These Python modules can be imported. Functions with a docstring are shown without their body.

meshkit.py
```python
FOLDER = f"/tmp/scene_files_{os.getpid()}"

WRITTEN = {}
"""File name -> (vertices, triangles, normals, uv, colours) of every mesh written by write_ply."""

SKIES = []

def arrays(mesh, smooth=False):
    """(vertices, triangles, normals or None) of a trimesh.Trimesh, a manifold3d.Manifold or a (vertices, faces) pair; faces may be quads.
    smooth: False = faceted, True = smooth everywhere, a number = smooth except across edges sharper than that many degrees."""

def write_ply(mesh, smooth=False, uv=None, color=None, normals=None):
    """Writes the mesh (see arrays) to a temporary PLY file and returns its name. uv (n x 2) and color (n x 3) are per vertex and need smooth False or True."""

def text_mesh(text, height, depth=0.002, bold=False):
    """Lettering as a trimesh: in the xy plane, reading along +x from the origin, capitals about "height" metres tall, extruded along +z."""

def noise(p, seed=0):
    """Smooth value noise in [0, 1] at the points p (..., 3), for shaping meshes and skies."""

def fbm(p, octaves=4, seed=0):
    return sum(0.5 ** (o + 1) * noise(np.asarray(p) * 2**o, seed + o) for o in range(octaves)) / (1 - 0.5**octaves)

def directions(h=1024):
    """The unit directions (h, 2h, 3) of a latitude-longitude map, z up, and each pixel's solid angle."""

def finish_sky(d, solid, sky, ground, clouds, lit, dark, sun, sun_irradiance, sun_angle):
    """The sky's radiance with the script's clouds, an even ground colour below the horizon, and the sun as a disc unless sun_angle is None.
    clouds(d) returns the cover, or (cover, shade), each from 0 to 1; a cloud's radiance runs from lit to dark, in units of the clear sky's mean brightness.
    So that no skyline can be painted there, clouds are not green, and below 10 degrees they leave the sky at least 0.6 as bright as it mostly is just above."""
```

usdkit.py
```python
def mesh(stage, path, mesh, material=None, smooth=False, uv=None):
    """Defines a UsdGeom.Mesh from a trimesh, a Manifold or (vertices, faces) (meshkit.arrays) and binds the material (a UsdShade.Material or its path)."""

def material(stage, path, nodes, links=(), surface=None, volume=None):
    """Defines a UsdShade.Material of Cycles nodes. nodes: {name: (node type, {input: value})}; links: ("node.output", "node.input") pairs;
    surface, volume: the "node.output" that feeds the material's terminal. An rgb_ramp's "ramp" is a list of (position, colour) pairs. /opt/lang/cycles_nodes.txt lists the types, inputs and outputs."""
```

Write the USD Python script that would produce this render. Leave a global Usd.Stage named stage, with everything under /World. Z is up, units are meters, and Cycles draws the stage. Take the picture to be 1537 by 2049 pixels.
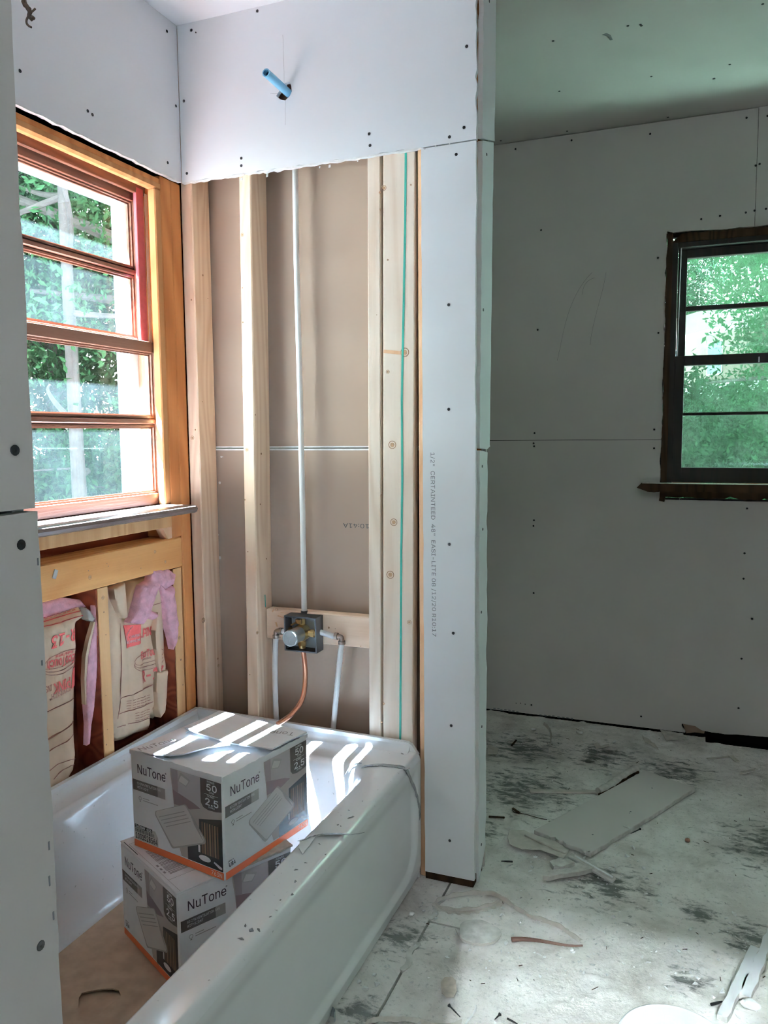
import math, random
import numpy as np, trimesh, usdkit, meshkit
from meshkit import text_mesh, fbm
from pxr import Usd, UsdGeom, UsdLux, UsdShade, Gf, Sdf, Vt
from shapely.geometry import Polygon, Point, LineString, box as sbox
from shapely.ops import unary_union
from scipy.spatial import Delaunay

random.seed(5)
rng = np.random.default_rng(5)
stage = Usd.Stage.CreateInMemory()
UsdGeom.SetStageUpAxis(stage, 'Z')
UsdGeom.SetStageMetersPerUnit(stage, 1.0)
UsdGeom.Xform.Define(stage, '/World')

# ------------------------------------------------------------------ camera
F_PX, YAW, PITCH, ROLL, EYE = 1592.75, -0.3755, 0.09775, -0.00834, 1.2207
fwd = np.array([math.sin(YAW) * math.cos(PITCH), math.cos(YAW) * math.cos(PITCH), -math.sin(PITCH)])
r0 = np.array([math.cos(YAW), -math.sin(YAW), 0.0])
u0 = np.cross(r0, fwd)
right = math.cos(ROLL) * r0 + math.sin(ROLL) * u0
up = -math.sin(ROLL) * r0 + math.cos(ROLL) * u0
cam = UsdGeom.Camera.Define(stage, '/World/camera')
cam.CreateHorizontalApertureAttr(36.0)
cam.CreateFocalLengthAttr(36.0 * F_PX / 1537.0)
cam.CreateClippingRangeAttr(Gf.Vec2f(0.02, 500.0))
cam.AddTransformOp().Set(Gf.Matrix4d(*right, 0, *up, 0, *(-fwd), 0, 0, 0, EYE, 1))
cam.CreateExposureAttr(0.72)


def at(px, py, axis, val):
    """the point of the plane (axis = val) that the photograph shows at pixel (px, py)"""
    d = fwd + right * (px - 768.5) / F_PX - up * (py - 1024.5) / F_PX
    o = np.array([0, 0, EYE])
    return o + d * (val - o[axis]) / d[axis]


# ------------------------------------------------------------------ sky, sun, window daylight
SKY, SUN, BACKLIGHT = 1.7, 170.0, 1900.0
dome = UsdLux.DomeLight.Define(stage, '/World/sky')
dome.CreateColorAttr(Gf.Vec3f(0.90, 0.96, 0.95))
dome.CreateIntensityAttr(SKY)


def aim(light, pos, d):
    z = -np.asarray(d, float) / np.linalg.norm(d)
    x = np.cross([0, 0, 1.0], z); x /= np.linalg.norm(x)
    y = np.cross(z, x)
    light.AddTransformOp().Set(Gf.Matrix4d(*x, 0, *y, 0, *z, 0, *map(float, pos), 1))


sun = UsdLux.DistantLight.Define(stage, '/World/sun')
sun.CreateAngleAttr(0.6); sun.CreateNormalizeAttr(True)
sun.CreateIntensityAttr(SUN)
sun.CreateColorAttr(Gf.Vec3f(0.80, 0.99, 1.36))
aim(sun, (0, 0, 0), (1.0, 0.17, -2.03))

# the bright gap of sky beyond the window behind the camera
BD = np.array([-0.155, 1.0, -0.637])
gap = UsdLux.RectLight.Define(stage, '/World/sky_gap')
gap.CreateWidthAttr(0.60); gap.CreateHeightAttr(0.8)
gap.CreateIntensityAttr(BACKLIGHT)
gap.CreateNormalizeAttr(True)
gap.CreateColorAttr(Gf.Vec3f(0.82, 0.95, 1.0))
aim(gap, np.array([-0.015, -1.2, 2.02]) - 16.0 * BD / np.linalg.norm(BD), BD)


# ------------------------------------------------------------------ materials
class G:
    """a little node graph: values beginning with @ are links"""
    def __init__(self): self.nodes, self.links = {}, []
    def __call__(self, kind, **inp):
        n = f'n{len(self.nodes)}'
        vals = {}
        for k, v in inp.items():
            if isinstance(v, str) and v.startswith('@'): self.links.append((v[1:], f'{n}.{k}'))
            else: vals[k] = v
        self.nodes[n] = (kind, vals)
        return n
    def mat(self, name, surface):
        return usdkit.material(stage, f'/World/Looks/{name}', self.nodes, self.links, surface=surface)
    def pos(self, scale=(1, 1, 1), loc=(0, 0, 0)):
        p = self('geometry')
        return '@' + self('mapping', vector=f'@{p}.position', scale=scale, location=loc) + '.vector'


def L(r, g, b):
    """sRGB 0-255 to linear"""
    c = np.array([r, g, b]) / 255.0
    return tuple(float(x) for x in np.where(c <= 0.04045, c / 12.92, ((c + 0.055) / 1.055) ** 2.4))


def plain(name, col, rough=0.6, metal=0.0, spec=0.5, var=0.0, vscale=20, bump=0.0, bscale=200, **kw):
    g = G()
    inp = dict(roughness=rough, metallic=metal, specular_ior_level=spec, **kw)
    if var > 0:
        nz = g('noise_texture', vector=g.pos(), scale=vscale, detail=4)
        lo = tuple(max(0, c * (1 - var)) for c in col); hi = tuple(min(1, c * (1 + var)) for c in col)
        rp = g('rgb_ramp', fac=f'@{nz}.fac', ramp=[(0.3, lo), (0.7, hi)])
        inp['base_color'] = f'@{rp}.color'
    else:
        inp['base_color'] = col
    if bump > 0:
        nb = g('noise_texture', vector=g.pos(), scale=bscale, detail=3)
        b = g('bump', height=f'@{nb}.fac', strength=bump, distance=0.002)
        inp['normal'] = f'@{b}.normal'
    if rough >= 0.85 and spec <= 0.2 and not kw:
        p = g('diffuse_bsdf', color='@' + f'{rp}.color' if var > 0 else col, **({'normal': inp['normal']} if 'normal' in inp else {}))
    else:
        p = g('principled_bsdf', **inp)
    return g.mat(name, f'{p}.BSDF')


def wood(name, dark, light, axis=2, rough=0.62, rings=16.0, streak=0.35, bump=0.25, spec=0.3):
    g = G()
    s1 = [5.0, 5.0, 5.0]; s1[axis] = 0.55
    s2 = [260.0, 260.0, 260.0]; s2[axis] = 7.0
    a = g('noise_texture', vector=g.pos(tuple(s1)), scale=1.0, detail=2, distortion=0.35)
    m = g('math', math_type='multiply', value1=f'@{a}.fac', value2=rings * 6.283)
    sn = g('math', math_type='sine', value1=f'@{m}.value')
    rr = g('map_range', value=f'@{sn}.value', from_min=-1.0, from_max=1.0, to_min=0.0, to_max=1.0)
    fine = g('noise_texture', vector=g.pos(tuple(s2)), scale=1.0, detail=3)
    big = g('noise_texture', vector=g.pos(tuple(0.8 * x for x in s1)), scale=1.0, detail=3)
    mx = g('mix_float', fac=streak, a=f'@{rr}.result', b=f'@{fine}.fac')
    mx2 = g('mix_float', fac=0.45, a=f'@{mx}.result', b=f'@{big}.fac')
    mid = tuple(0.45 * d + 0.55 * l for d, l in zip(dark, light))
    rp = g('rgb_ramp', fac=f'@{mx2}.result', ramp=[(0.12, dark), (0.42, mid), (0.8, light)])
    b = g('bump', height=f'@{fine}.fac', strength=bump, distance=0.0015)
    if rough >= 0.6:
        p = g('diffuse_bsdf', color=f'@{rp}.color', normal=f'@{b}.normal')
    else:
        p = g('principled_bsdf', base_color=f'@{rp}.color', roughness=rough, specular_ior_level=spec, normal=f'@{b}.normal')
    return g.mat(name, f'{p}.BSDF')


def glass_mat(name, tint, dirt, dscale, dirt_col=(0.85, 0.9, 0.9)):
    g = G()
    tr = g('transparent_bsdf', color=tint)
    gl = g('glossy_bsdf', color=(1, 1, 1), roughness=0.03)
    lw = g('layer_weight', blend=0.5)
    p5 = g('math', math_type='power', value1=f'@{lw}.facing', value2=4.0)
    fr = g('math', math_type='multiply_add', value1=f'@{p5}.value', value2=0.5, value3=0.03)
    m1 = g('mix_closure', fac=f'@{fr}.value', closure1=f'@{tr}.BSDF', closure2=f'@{gl}.BSDF')
    n1 = g('noise_texture', vector=g.pos(), scale=dscale, detail=5, roughness=0.65)
    n2 = g('noise_texture', vector=g.pos((60, 60, 6)), scale=3.0, detail=3)
    mm = g('mix_float', fac=0.3, a=f'@{n1}.fac', b=f'@{n2}.fac')
    mr = g('map_range', value=f'@{mm}.result', from_min=0.36, from_max=0.68, to_min=dirt * 0.35, to_max=dirt, clamp=True)
    tl = g('translucent_bsdf', color=dirt_col)
    df = g('diffuse_bsdf', color=dirt_col)
    md = g('mix_closure', fac=0.35, closure1=f'@{tl}.BSDF', closure2=f'@{df}.BSDF')
    m2 = g('mix_closure', fac=f'@{mr}.result', closure1=f'@{m1}.closure', closure2=f'@{md}.closure')
    return g.mat(name, f'{m2}.closure')


def leaf_mat(name, c1, c2):
    g = G()
    oi = g('geometry')
    rp = g('rgb_ramp', fac=f'@{oi}.random_per_island', ramp=[(0.0, c1), (1.0, c2)])
    d = g('diffuse_bsdf', color=f'@{rp}.color')
    t = g('translucent_bsdf', color=f'@{rp}.color')
    m = g('mix_closure', fac=0.35, closure1=f'@{d}.BSDF', closure2=f'@{t}.BSDF')
    return g.mat(name, f'{m}.closure')


def floor_mat(name):
    g = G()
    base = g('noise_texture', vector=g.pos((1, 1, 1)), scale=5.0, detail=9, roughness=0.65, distortion=0.4)
    rp = g('rgb_ramp', fac=f'@{base}.fac', ramp=[(0.26, (0.43, 0.40, 0.365)), (0.40, (0.63, 0.60, 0.56)), (0.52, (0.78, 0.75, 0.715)), (0.66, (0.87, 0.845, 0.82))])
    # trodden, swept patches where the dark old floor shows through the plaster dust
    p = g('geometry')
    acc = None
    for cx, cy, rad in [(-0.52, 2.62, .34), (-0.60, 2.98, .30), (-0.20, 2.12, .20), (0.03, 2.08, .10), (-0.62, 2.28, .16), (0.02, 1.80, .09),
                        (-0.30, 3.0, .26), (0.16, 2.0, .16), (-0.64, 1.72, .13), (-0.64, 1.45, .09), (-0.05, 2.95, .22), (0.25, 2.5, .3)]:
        d = g('vector_math', math_type='distance', vector1=f'@{p}.position', vector2=(cx, cy, 0.0))
        q = g('map_range', value=f'@{d}.value', from_min=0.0, from_max=rad, to_min=1.0, to_max=0.0, clamp=True)
        acc = f'@{q}.result' if acc is None else '@' + g('math', math_type='maximum', value1=acc, value2=f'@{q}.result') + '.value'
    n2 = g('noise_texture', vector=g.pos((1.0, 2.1, 1)), scale=19.0, detail=7, roughness=0.72, distortion=0.45)
    s = g('math', math_type='multiply_add', value1=acc, value2=0.30, value3=f'@{n2}.fac')
    mk = g('map_range', value=f'@{s}.value', from_min=0.66, from_max=0.80, to_min=0.0, to_max=1.0, clamp=True)
    mk2 = g('math', math_type='multiply', value1=f'@{mk}.result', value2=0.85)
    mx = g('mix_color', fac=f'@{mk2}.value', a=f'@{rp}.color', b=(0.10, 0.115, 0.105))
    sp = g('noise_texture', vector=g.pos(), scale=75.0, detail=4, roughness=0.7)
    sm = g('map_range', value=f'@{sp}.fac', from_min=0.56, from_max=0.72, to_min=0.0, to_max=0.5, clamp=True)
    mx2 = g('mix_color', fac=f'@{sm}.result', a=f'@{mx}.result', b=(0.18, 0.19, 0.18))
    bn = g('noise_texture', vector=g.pos(), scale=60.0, detail=6, roughness=0.7)
    bt = g('math', math_type='subtract', value1=f'@{bn}.fac', value2=f'@{mk2}.value')
    b = g('bump', height=f'@{bt}.value', strength=0.7, distance=0.004)
    pr = g('diffuse_bsdf', color=f'@{mx2}.result', normal=f'@{b}.normal')
    return g.mat(name, f'{pr}.BSDF')


def speckle(name, base, spot, scale, thr, rough, coat=0.0, bump=0.0):
    g = G()
    n = g('noise_texture', vector=g.pos(), scale=scale, detail=3, roughness=0.55)
    m = g('map_range', value=f'@{n}.fac', from_min=thr, from_max=thr + 0.05, to_min=0.0, to_max=1.0, clamp=True)
    big = g('noise_texture', vector=g.pos(), scale=9.0, detail=3)
    m2 = g('math', math_type='multiply', value1=f'@{m}.result', value2=f'@{big}.fac')
    c = g('mix_color', fac=f'@{m2}.value', a=base, b=spot)
    inp = dict(base_color=f'@{c}.result', roughness=rough, coat_weight=coat, coat_roughness=0.12)
    if bump:
        bb = g('bump', height=f'@{big}.fac', strength=bump, distance=0.01); inp['normal'] = f'@{bb}.normal'
    p = g('principled_bsdf', **inp)
    return g.mat(name, f'{p}.BSDF')


M = {}
M['drywall'] = plain('drywall', (0.80, 0.815, 0.83), 0.9, spec=0.2, var=0.025, vscale=3)
M['ceiling_white'] = plain('ceiling_paper', (0.85, 0.86, 0.87), 0.9, spec=0.2)
M['drywall_dim'] = plain('drywall_grey', (0.61, 0.578, 0.55), 0.92, spec=0.15, var=0.05, vscale=2.5)  # light grey board, weak light on it put into a darker tone
M['gypsum'] = plain('gypsum_core', (0.80, 0.80, 0.79), 0.95, spec=0.1, var=0.1, vscale=60, bump=0.5, bscale=150)
M['gypsum_dirty'] = plain('gypsum_dusty', (0.58, 0.565, 0.53), 0.95, spec=0.1, var=0.18, vscale=45, bump=0.6, bscale=120)
M['kraft_back'] = plain('kraft_back_paper', (0.30, 0.218, 0.165), 0.9, spec=0.15, var=0.05, vscale=2.2)
M['pine'] = wood('pine', (0.66, 0.43, 0.28), (0.86, 0.67, 0.50), 2)
M['pine_pale'] = wood('pine_pale', (0.68, 0.51, 0.38), (0.88, 0.76, 0.64), 2, rings=9)
M['pine_cross'] = wood('pine_cross', (0.66, 0.44, 0.30), (0.86, 0.66, 0.51), 0)
M['pine_tan'] = wood('pine_tan', (0.58, 0.31, 0.16), (0.78, 0.50, 0.32), 2)
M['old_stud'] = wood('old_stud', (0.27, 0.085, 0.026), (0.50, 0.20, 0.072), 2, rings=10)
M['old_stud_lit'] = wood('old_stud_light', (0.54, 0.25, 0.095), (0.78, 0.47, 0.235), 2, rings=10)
M['old_stop'] = wood('old_stop', (0.24, 0.10, 0.035), (0.44, 0.21, 0.09), 2, rings=8)
M['old_beam'] = wood('old_beam', (0.55, 0.22, 0.07), (0.78, 0.41, 0.165), 1, rings=12)
M['sash_wood'] = wood('sash_varnish', (0.085, 0.030, 0.016), (0.20, 0.083, 0.048), 1, rough=0.35, spec=0.5)
M['stile_wood'] = wood('stile_varnish', (0.085, 0.030, 0.016), (0.20, 0.083, 0.048), 2, rough=0.35, spec=0.5)
M['stool_wood'] = wood('stool_varnish', (0.06, 0.036, 0.03), (0.14, 0.10, 0.085), 1, rough=0.3, spec=0.5)
M['head_wood'] = wood('head_wood', (0.42, 0.17, 0.06), (0.66, 0.34, 0.15), 1)
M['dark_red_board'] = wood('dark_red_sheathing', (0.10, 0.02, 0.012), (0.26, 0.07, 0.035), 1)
M['black_frame'] = wood('black_frame', (0.004, 0.003, 0.003), (0.018, 0.011, 0.007), 2, rough=0.55)
M['rough_brown'] = wood('rough_brown', (0.010, 0.007, 0.005), (0.075, 0.043, 0.024), 2, rough=0.85)
M['red_strip'] = plain('red_strip', (0.40, 0.075, 0.085), 0.55, var=0.12, vscale=60)
M['channel'] = plain('metal_channel', (0.62, 0.65, 0.65), 0.35, metal=0.55, var=0.08, vscale=30)
M['white_paint'] = plain('white_exterior_paint', (0.50, 0.56, 0.56), 0.5, var=0.04, vscale=8)
M['shaded_white_paint'] = plain('white_exterior_paint_shaded', (0.22, 0.27, 0.265), 0.6, var=0.05, vscale=8)  # white head casing, its shade put into a darker grey-green
M['print_dark'] = plain('print_dark', (0.05, 0.048, 0.045), 0.8)
M['dark_void'] = plain('dark_cavity', (0.006, 0.006, 0.006), 0.95, spec=0.0)  # near-black: shade of gaps and cavities put into the colour
M['screw'] = plain('black_screw', (0.018, 0.018, 0.020), 0.5, metal=0.4)
M['tub'] = speckle('tub_enamel', (0.87, 0.885, 0.89), (0.30, 0.31, 0.31), 95.0, 0.70, 0.16, coat=0.5)
M['tub_apron'] = plain('tub_apron_enamel', (0.84, 0.86, 0.855), 0.22, var=0.03, vscale=5)
M['film'] = plain('plastic_film', (0.33, 0.36, 0.37), 0.25, var=0.2, vscale=60, bump=0.6, bscale=150)
M['kraft'] = plain('kraft_board', (0.45, 0.315, 0.215), 0.85, var=0.14, vscale=28, bump=0.15, bscale=120)
M['carton'] = plain('carton_white', (0.89, 0.89, 0.90), 0.45, var=0.03, vscale=20)
M['carton_edge'] = plain('carton_corrugate', (0.52, 0.45, 0.38), 0.8, var=0.15, vscale=80)
for nm, c in dict(orange=(0.72, 0.13, 0.028), ink_plum=(0.035, 0.012, 0.030), ink_red=(0.16, 0.008, 0.03), ink_black=(0.012, 0.012, 0.012), strip_brown=(0.075, 0.058, 0.048),
                  band_brown=(0.10, 0.085, 0.075), band_fade=(0.40, 0.37, 0.35), mauve=(0.36, 0.29, 0.29), mauve_light=(0.52, 0.47, 0.47), mauve_dark=(0.25, 0.17, 0.175),
                  beige=(0.48, 0.42, 0.38), grille=(0.70, 0.67, 0.64), grille_shade=(0.42, 0.39, 0.37), curtain=(0.16, 0.09, 0.055), curtain_light=(0.30, 0.20, 0.13), white_ink=(0.82, 0.82, 0.82),
                  sticker=(0.55, 0.52, 0.47), ink_grey=(0.30, 0.28, 0.28)).items():
    M[nm] = plain(nm, c, 0.45)
M['batt_paper'] = plain('batt_kraft_facing', (0.74, 0.545, 0.375), 0.75, var=0.08, vscale=12, bump=0.7, bscale=38)
M['batt_ink'] = plain('batt_red_print', (0.62, 0.085, 0.075), 0.7)
M['batt_line'] = plain('batt_brown_print', (0.38, 0.16, 0.12), 0.7)
M['fiberglass'] = plain('pink_fiberglass', (0.90, 0.48, 0.56), 0.95, spec=0.1, var=0.18, vscale=50, bump=1.0, bscale=130)
M['pex'] = plain('white_pipe', (0.90, 0.91, 0.90), 0.35)
M['brass'] = plain('brass', (0.62, 0.44, 0.20), 0.32, metal=1.0, var=0.15, vscale=60)
M['chrome'] = plain('brushed_chrome', (0.70, 0.71, 0.70), 0.3, metal=0.9)
M['clear_cap'] = plain('valve_cap', (0.62, 0.68, 0.69), 0.2, metal=0.3)
M['copper'] = plain('copper', (0.78, 0.37, 0.24), 0.25, metal=1.0)
M['bronze'] = plain('elbow_bronze', (0.20, 0.15, 0.12), 0.4, metal=0.8)
M['black_plastic'] = plain('black_plastic', (0.02, 0.021, 0.023), 0.4)
M['grey_plastic'] = plain('grey_plate', (0.42, 0.47, 0.49), 0.4, metal=0.4)
M['blue_pipe'] = plain('blue_pipe', (0.16, 0.42, 0.60), 0.3)
M['blue_inside'] = plain('blue_pipe_inside', (0.03, 0.09, 0.22), 0.5)
M['green_line'] = plain('green_crayon', (0.03, 0.30, 0.22), 0.8)
M['knot'] = plain('wood_knot', (0.33, 0.18, 0.09), 0.7, var=0.3, vscale=150)
M['knot_pale'] = plain('wood_knot_pale', (0.46, 0.27, 0.14), 0.7, var=0.3, vscale=220)
M['floor'] = floor_mat('dusty_floor')
M['print_grey'] = plain('print_grey', (0.20, 0.21, 0.22), 0.8)
M['red_stick'] = wood('red_stick', (0.10, 0.05, 0.038), (0.30, 0.19, 0.155), 0)
M['paper'] = plain('torn_paper', (0.55, 0.51, 0.46), 0.85, var=0.12, vscale=40)
M['lid'] = plain('white_lid', (0.82, 0.84, 0.85), 0.5)
M['wire'] = plain('frayed_wire', (0.06, 0.035, 0.02), 0.8, var=0.3, vscale=90)
M['bark'] = plain('bark', (0.045, 0.042, 0.04), 0.9, var=0.3, vscale=12, bump=0.6, bscale=30)
M['leaf_dark'] = leaf_mat('leaf_dark', (0.016, 0.048, 0.022), (0.045, 0.095, 0.036))
M['leaf_light'] = leaf_mat('leaf_light', (0.028, 0.085, 0.036), (0.085, 0.16, 0.055))
M['bounce_slab'] = plain('added_bounce_slab', (0.74, 0.75, 0.76), 0.9, var=0.1, vscale=6)  # pale colour of the slab added as a reflector
M['grass'] = plain('leaf_litter', (0.13, 0.115, 0.085), 0.95, var=0.3, vscale=1.5)
M['house_brick'] = plain('pink_brick', (0.12, 0.082, 0.072), 0.9, var=0.12, vscale=6)
M['house_roof'] = plain('pale_roof', (0.30, 0.25, 0.245), 0.8, var=0.1, vscale=3)
M['house_trim'] = plain('house_trim', (0.5, 0.53, 0.52), 0.6)
M['house_glass'] = plain('house_window', (0.035, 0.10, 0.125), 0.2)
M['shell'] = plain('outer_shell', (0.45, 0.42, 0.40), 0.9)
M['glass_left'] = glass_mat('dirty_glass', (0.94, 1.0, 0.98), 0.0050, 9.0, (0.74, 0.9, 0.80))
M['glass_left_low'] = glass_mat('dirtier_glass', (0.94, 1.0, 0.98), 0.0036, 7.0, (0.74, 0.92, 0.82))
M['glass_right'] = glass_mat('green_glass', (0.76, 0.97, 0.87), 0.05, 8.0, (0.62, 0.9, 0.75))


# ------------------------------------------------------------------ mesh helpers
def cat(*ms):
    ms = [m for m in ms if m is not None]
    return trimesh.util.concatenate(ms) if len(ms) > 1 else ms[0]


def fixed(m):
    if m.volume < 0: m.invert()
    return m


def cbox(lo, hi, b=0.0015):
    lo, hi = np.minimum(lo, hi).astype(float), np.maximum(lo, hi).astype(float)
    b = min(b, 0.3 * float((hi - lo).min()))
    pts = []
    for i, j, k in np.ndindex(2, 2, 2):
        c = np.where([i, j, k], hi, lo); s = np.where([i, j, k], -1.0, 1.0)
        for ax in range(3):
            q = c + s * b; q[ax] = c[ax]; pts.append(q)
    return trimesh.convex.convex_hull(np.array(pts))


def beam(p0, p1, w, d, side, b=0.0015):
    """a bar from p0 to p1: w across 'side', d across the other way"""
    p0, p1 = np.asarray(p0, float), np.asarray(p1, float)
    z = p1 - p0; n = np.linalg.norm(z); z /= n
    x = np.asarray(side, float); x = x - z * (x @ z); x /= np.linalg.norm(x)
    y = np.cross(z, x)
    m = cbox((-w / 2, -d / 2, 0), (w / 2, d / 2, n), b)
    m.apply_transform(np.array([[*np.append(a, 0)] for a in (x, y, z)] + [[*p0, 1]]).T)
    return m


def extr(poly, plane, a, b):
    """extrudes a polygon drawn in 'yz' (along x), 'xz' (along y) or 'xy' (along z) from a to b"""
    ms = []
    if not poly.is_valid: poly = poly.buffer(0)
    for g in getattr(poly, 'geoms', [poly]):
        if g.is_empty or g.area < 1e-9: continue
        m = trimesh.creation.extrude_polygon(g, b - a, engine='earcut')
        v = m.vertices.copy(); v[:, 2] += a
        if plane == 'yz': v = v[:, [2, 0, 1]]
        elif plane == 'xz': v = v[:, [0, 2, 1]]
        m = trimesh.Trimesh(v, m.faces, process=False)
        ms.append(fixed(m))
    return cat(*ms)


def tube(pts, r, n=14, caps=True, inner=None):
    p = np.asarray(pts, float)
    rad = np.broadcast_to(np.asarray(r, float), (len(p),))
    t = np.gradient(p, axis=0); t /= np.linalg.norm(t, axis=1, keepdims=True)
    ref = np.array([0.0, 0, 1]) if abs(t[0, 2]) < 0.9 else np.array([1.0, 0, 0])
    a = np.cross(t[0], ref); a /= np.linalg.norm(a)
    rings = []
    ang = np.arange(n) * 2 * np.pi / n
    for i in range(len(p)):
        a = a - t[i] * (a @ t[i]); a /= np.linalg.norm(a)
        bb = np.cross(t[i], a)
        rings.append(p[i] + rad[i] * (np.cos(ang)[:, None] * a + np.sin(ang)[:, None] * bb))
    v = np.vstack(rings); f = []
    for i in range(len(p) - 1):
        for j in range(n):
            k = (j + 1) % n
            f += [[i * n + j, i * n + k, (i + 1) * n + k], [i * n + j, (i + 1) * n + k, (i + 1) * n + j]]
    if caps:
        c0, c1 = len(v), len(v) + 1
        v = np.vstack([v, p[:1], p[-1:]])
        e = (len(p) - 1) * n
        for j in range(n):
            k = (j + 1) % n
            f += [[c0, k, j], [c1, e + j, e + k]]
    return fixed(trimesh.Trimesh(v, f, process=False))


def spline(pts, n=24):
    p = np.asarray(pts, float)
    from scipy.interpolate import CubicSpline
    s = np.append(0, np.cumsum(np.linalg.norm(np.diff(p, axis=0), axis=1)))
    return CubicSpline(s, p)(np.linspace(0, s[-1], n))


def lathe(prof, origin, axis, n=28):
    """prof: (radius, height) along axis from origin"""
    m = trimesh.creation.revolve(np.asarray(prof, float), sections=n)
    z = np.asarray(axis, float) / np.linalg.norm(axis)
    x = np.cross([0.3, 0.9, 0.2], z); x /= np.linalg.norm(x)
    T = np.eye(4); T[:3, 0], T[:3, 1], T[:3, 2], T[:3, 3] = x, np.cross(z, x), z, origin
    m.apply_transform(T)
    return fixed(m)


def loft(loops, cap_end=True):
    n = len(loops[0]); v = np.vstack(loops); f = []
    for i in range(len(loops) - 1):
        for j in range(n):
            k = (j + 1) % n
            f += [[i * n + j, i * n + k, (i + 1) * n + k], [i * n + j, (i + 1) * n + k, (i + 1) * n + j]]
    if cap_end:
        c = len(v); v = np.vstack([v, loops[-1].mean(0)]); e = (len(loops) - 1) * n
        for j in range(n): f.append([e + j, e + (j + 1) % n, c])
    return trimesh.Trimesh(v, f, process=False)


def rrect(x0, x1, y0, y1, r, z, n=12, side=10):
    pts = []
    cs = [((x1 - r, y1 - r), 0), ((x0 + r, y1 - r), 90), ((x0 + r, y0 + r), 180), ((x1 - r, y0 + r), 270)]
    arcs = []
    for (cx, cy), a0 in cs:
        a = np.radians(a0 + np.linspace(0, 90, n))
        arcs.append(np.stack([cx + r * np.cos(a), cy + r * np.sin(a)], 1))
    for i in range(4):
        pts.append(arcs[i])
        q0, q1 = arcs[i][-1], arcs[(i + 1) % 4][0]
        pts.append(q0 + (q1 - q0) * np.linspace(0, 1, side + 2)[1:-1, None])
    p = np.vstack(pts)
    return np.column_stack([p, np.full(len(p), z)])


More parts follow.
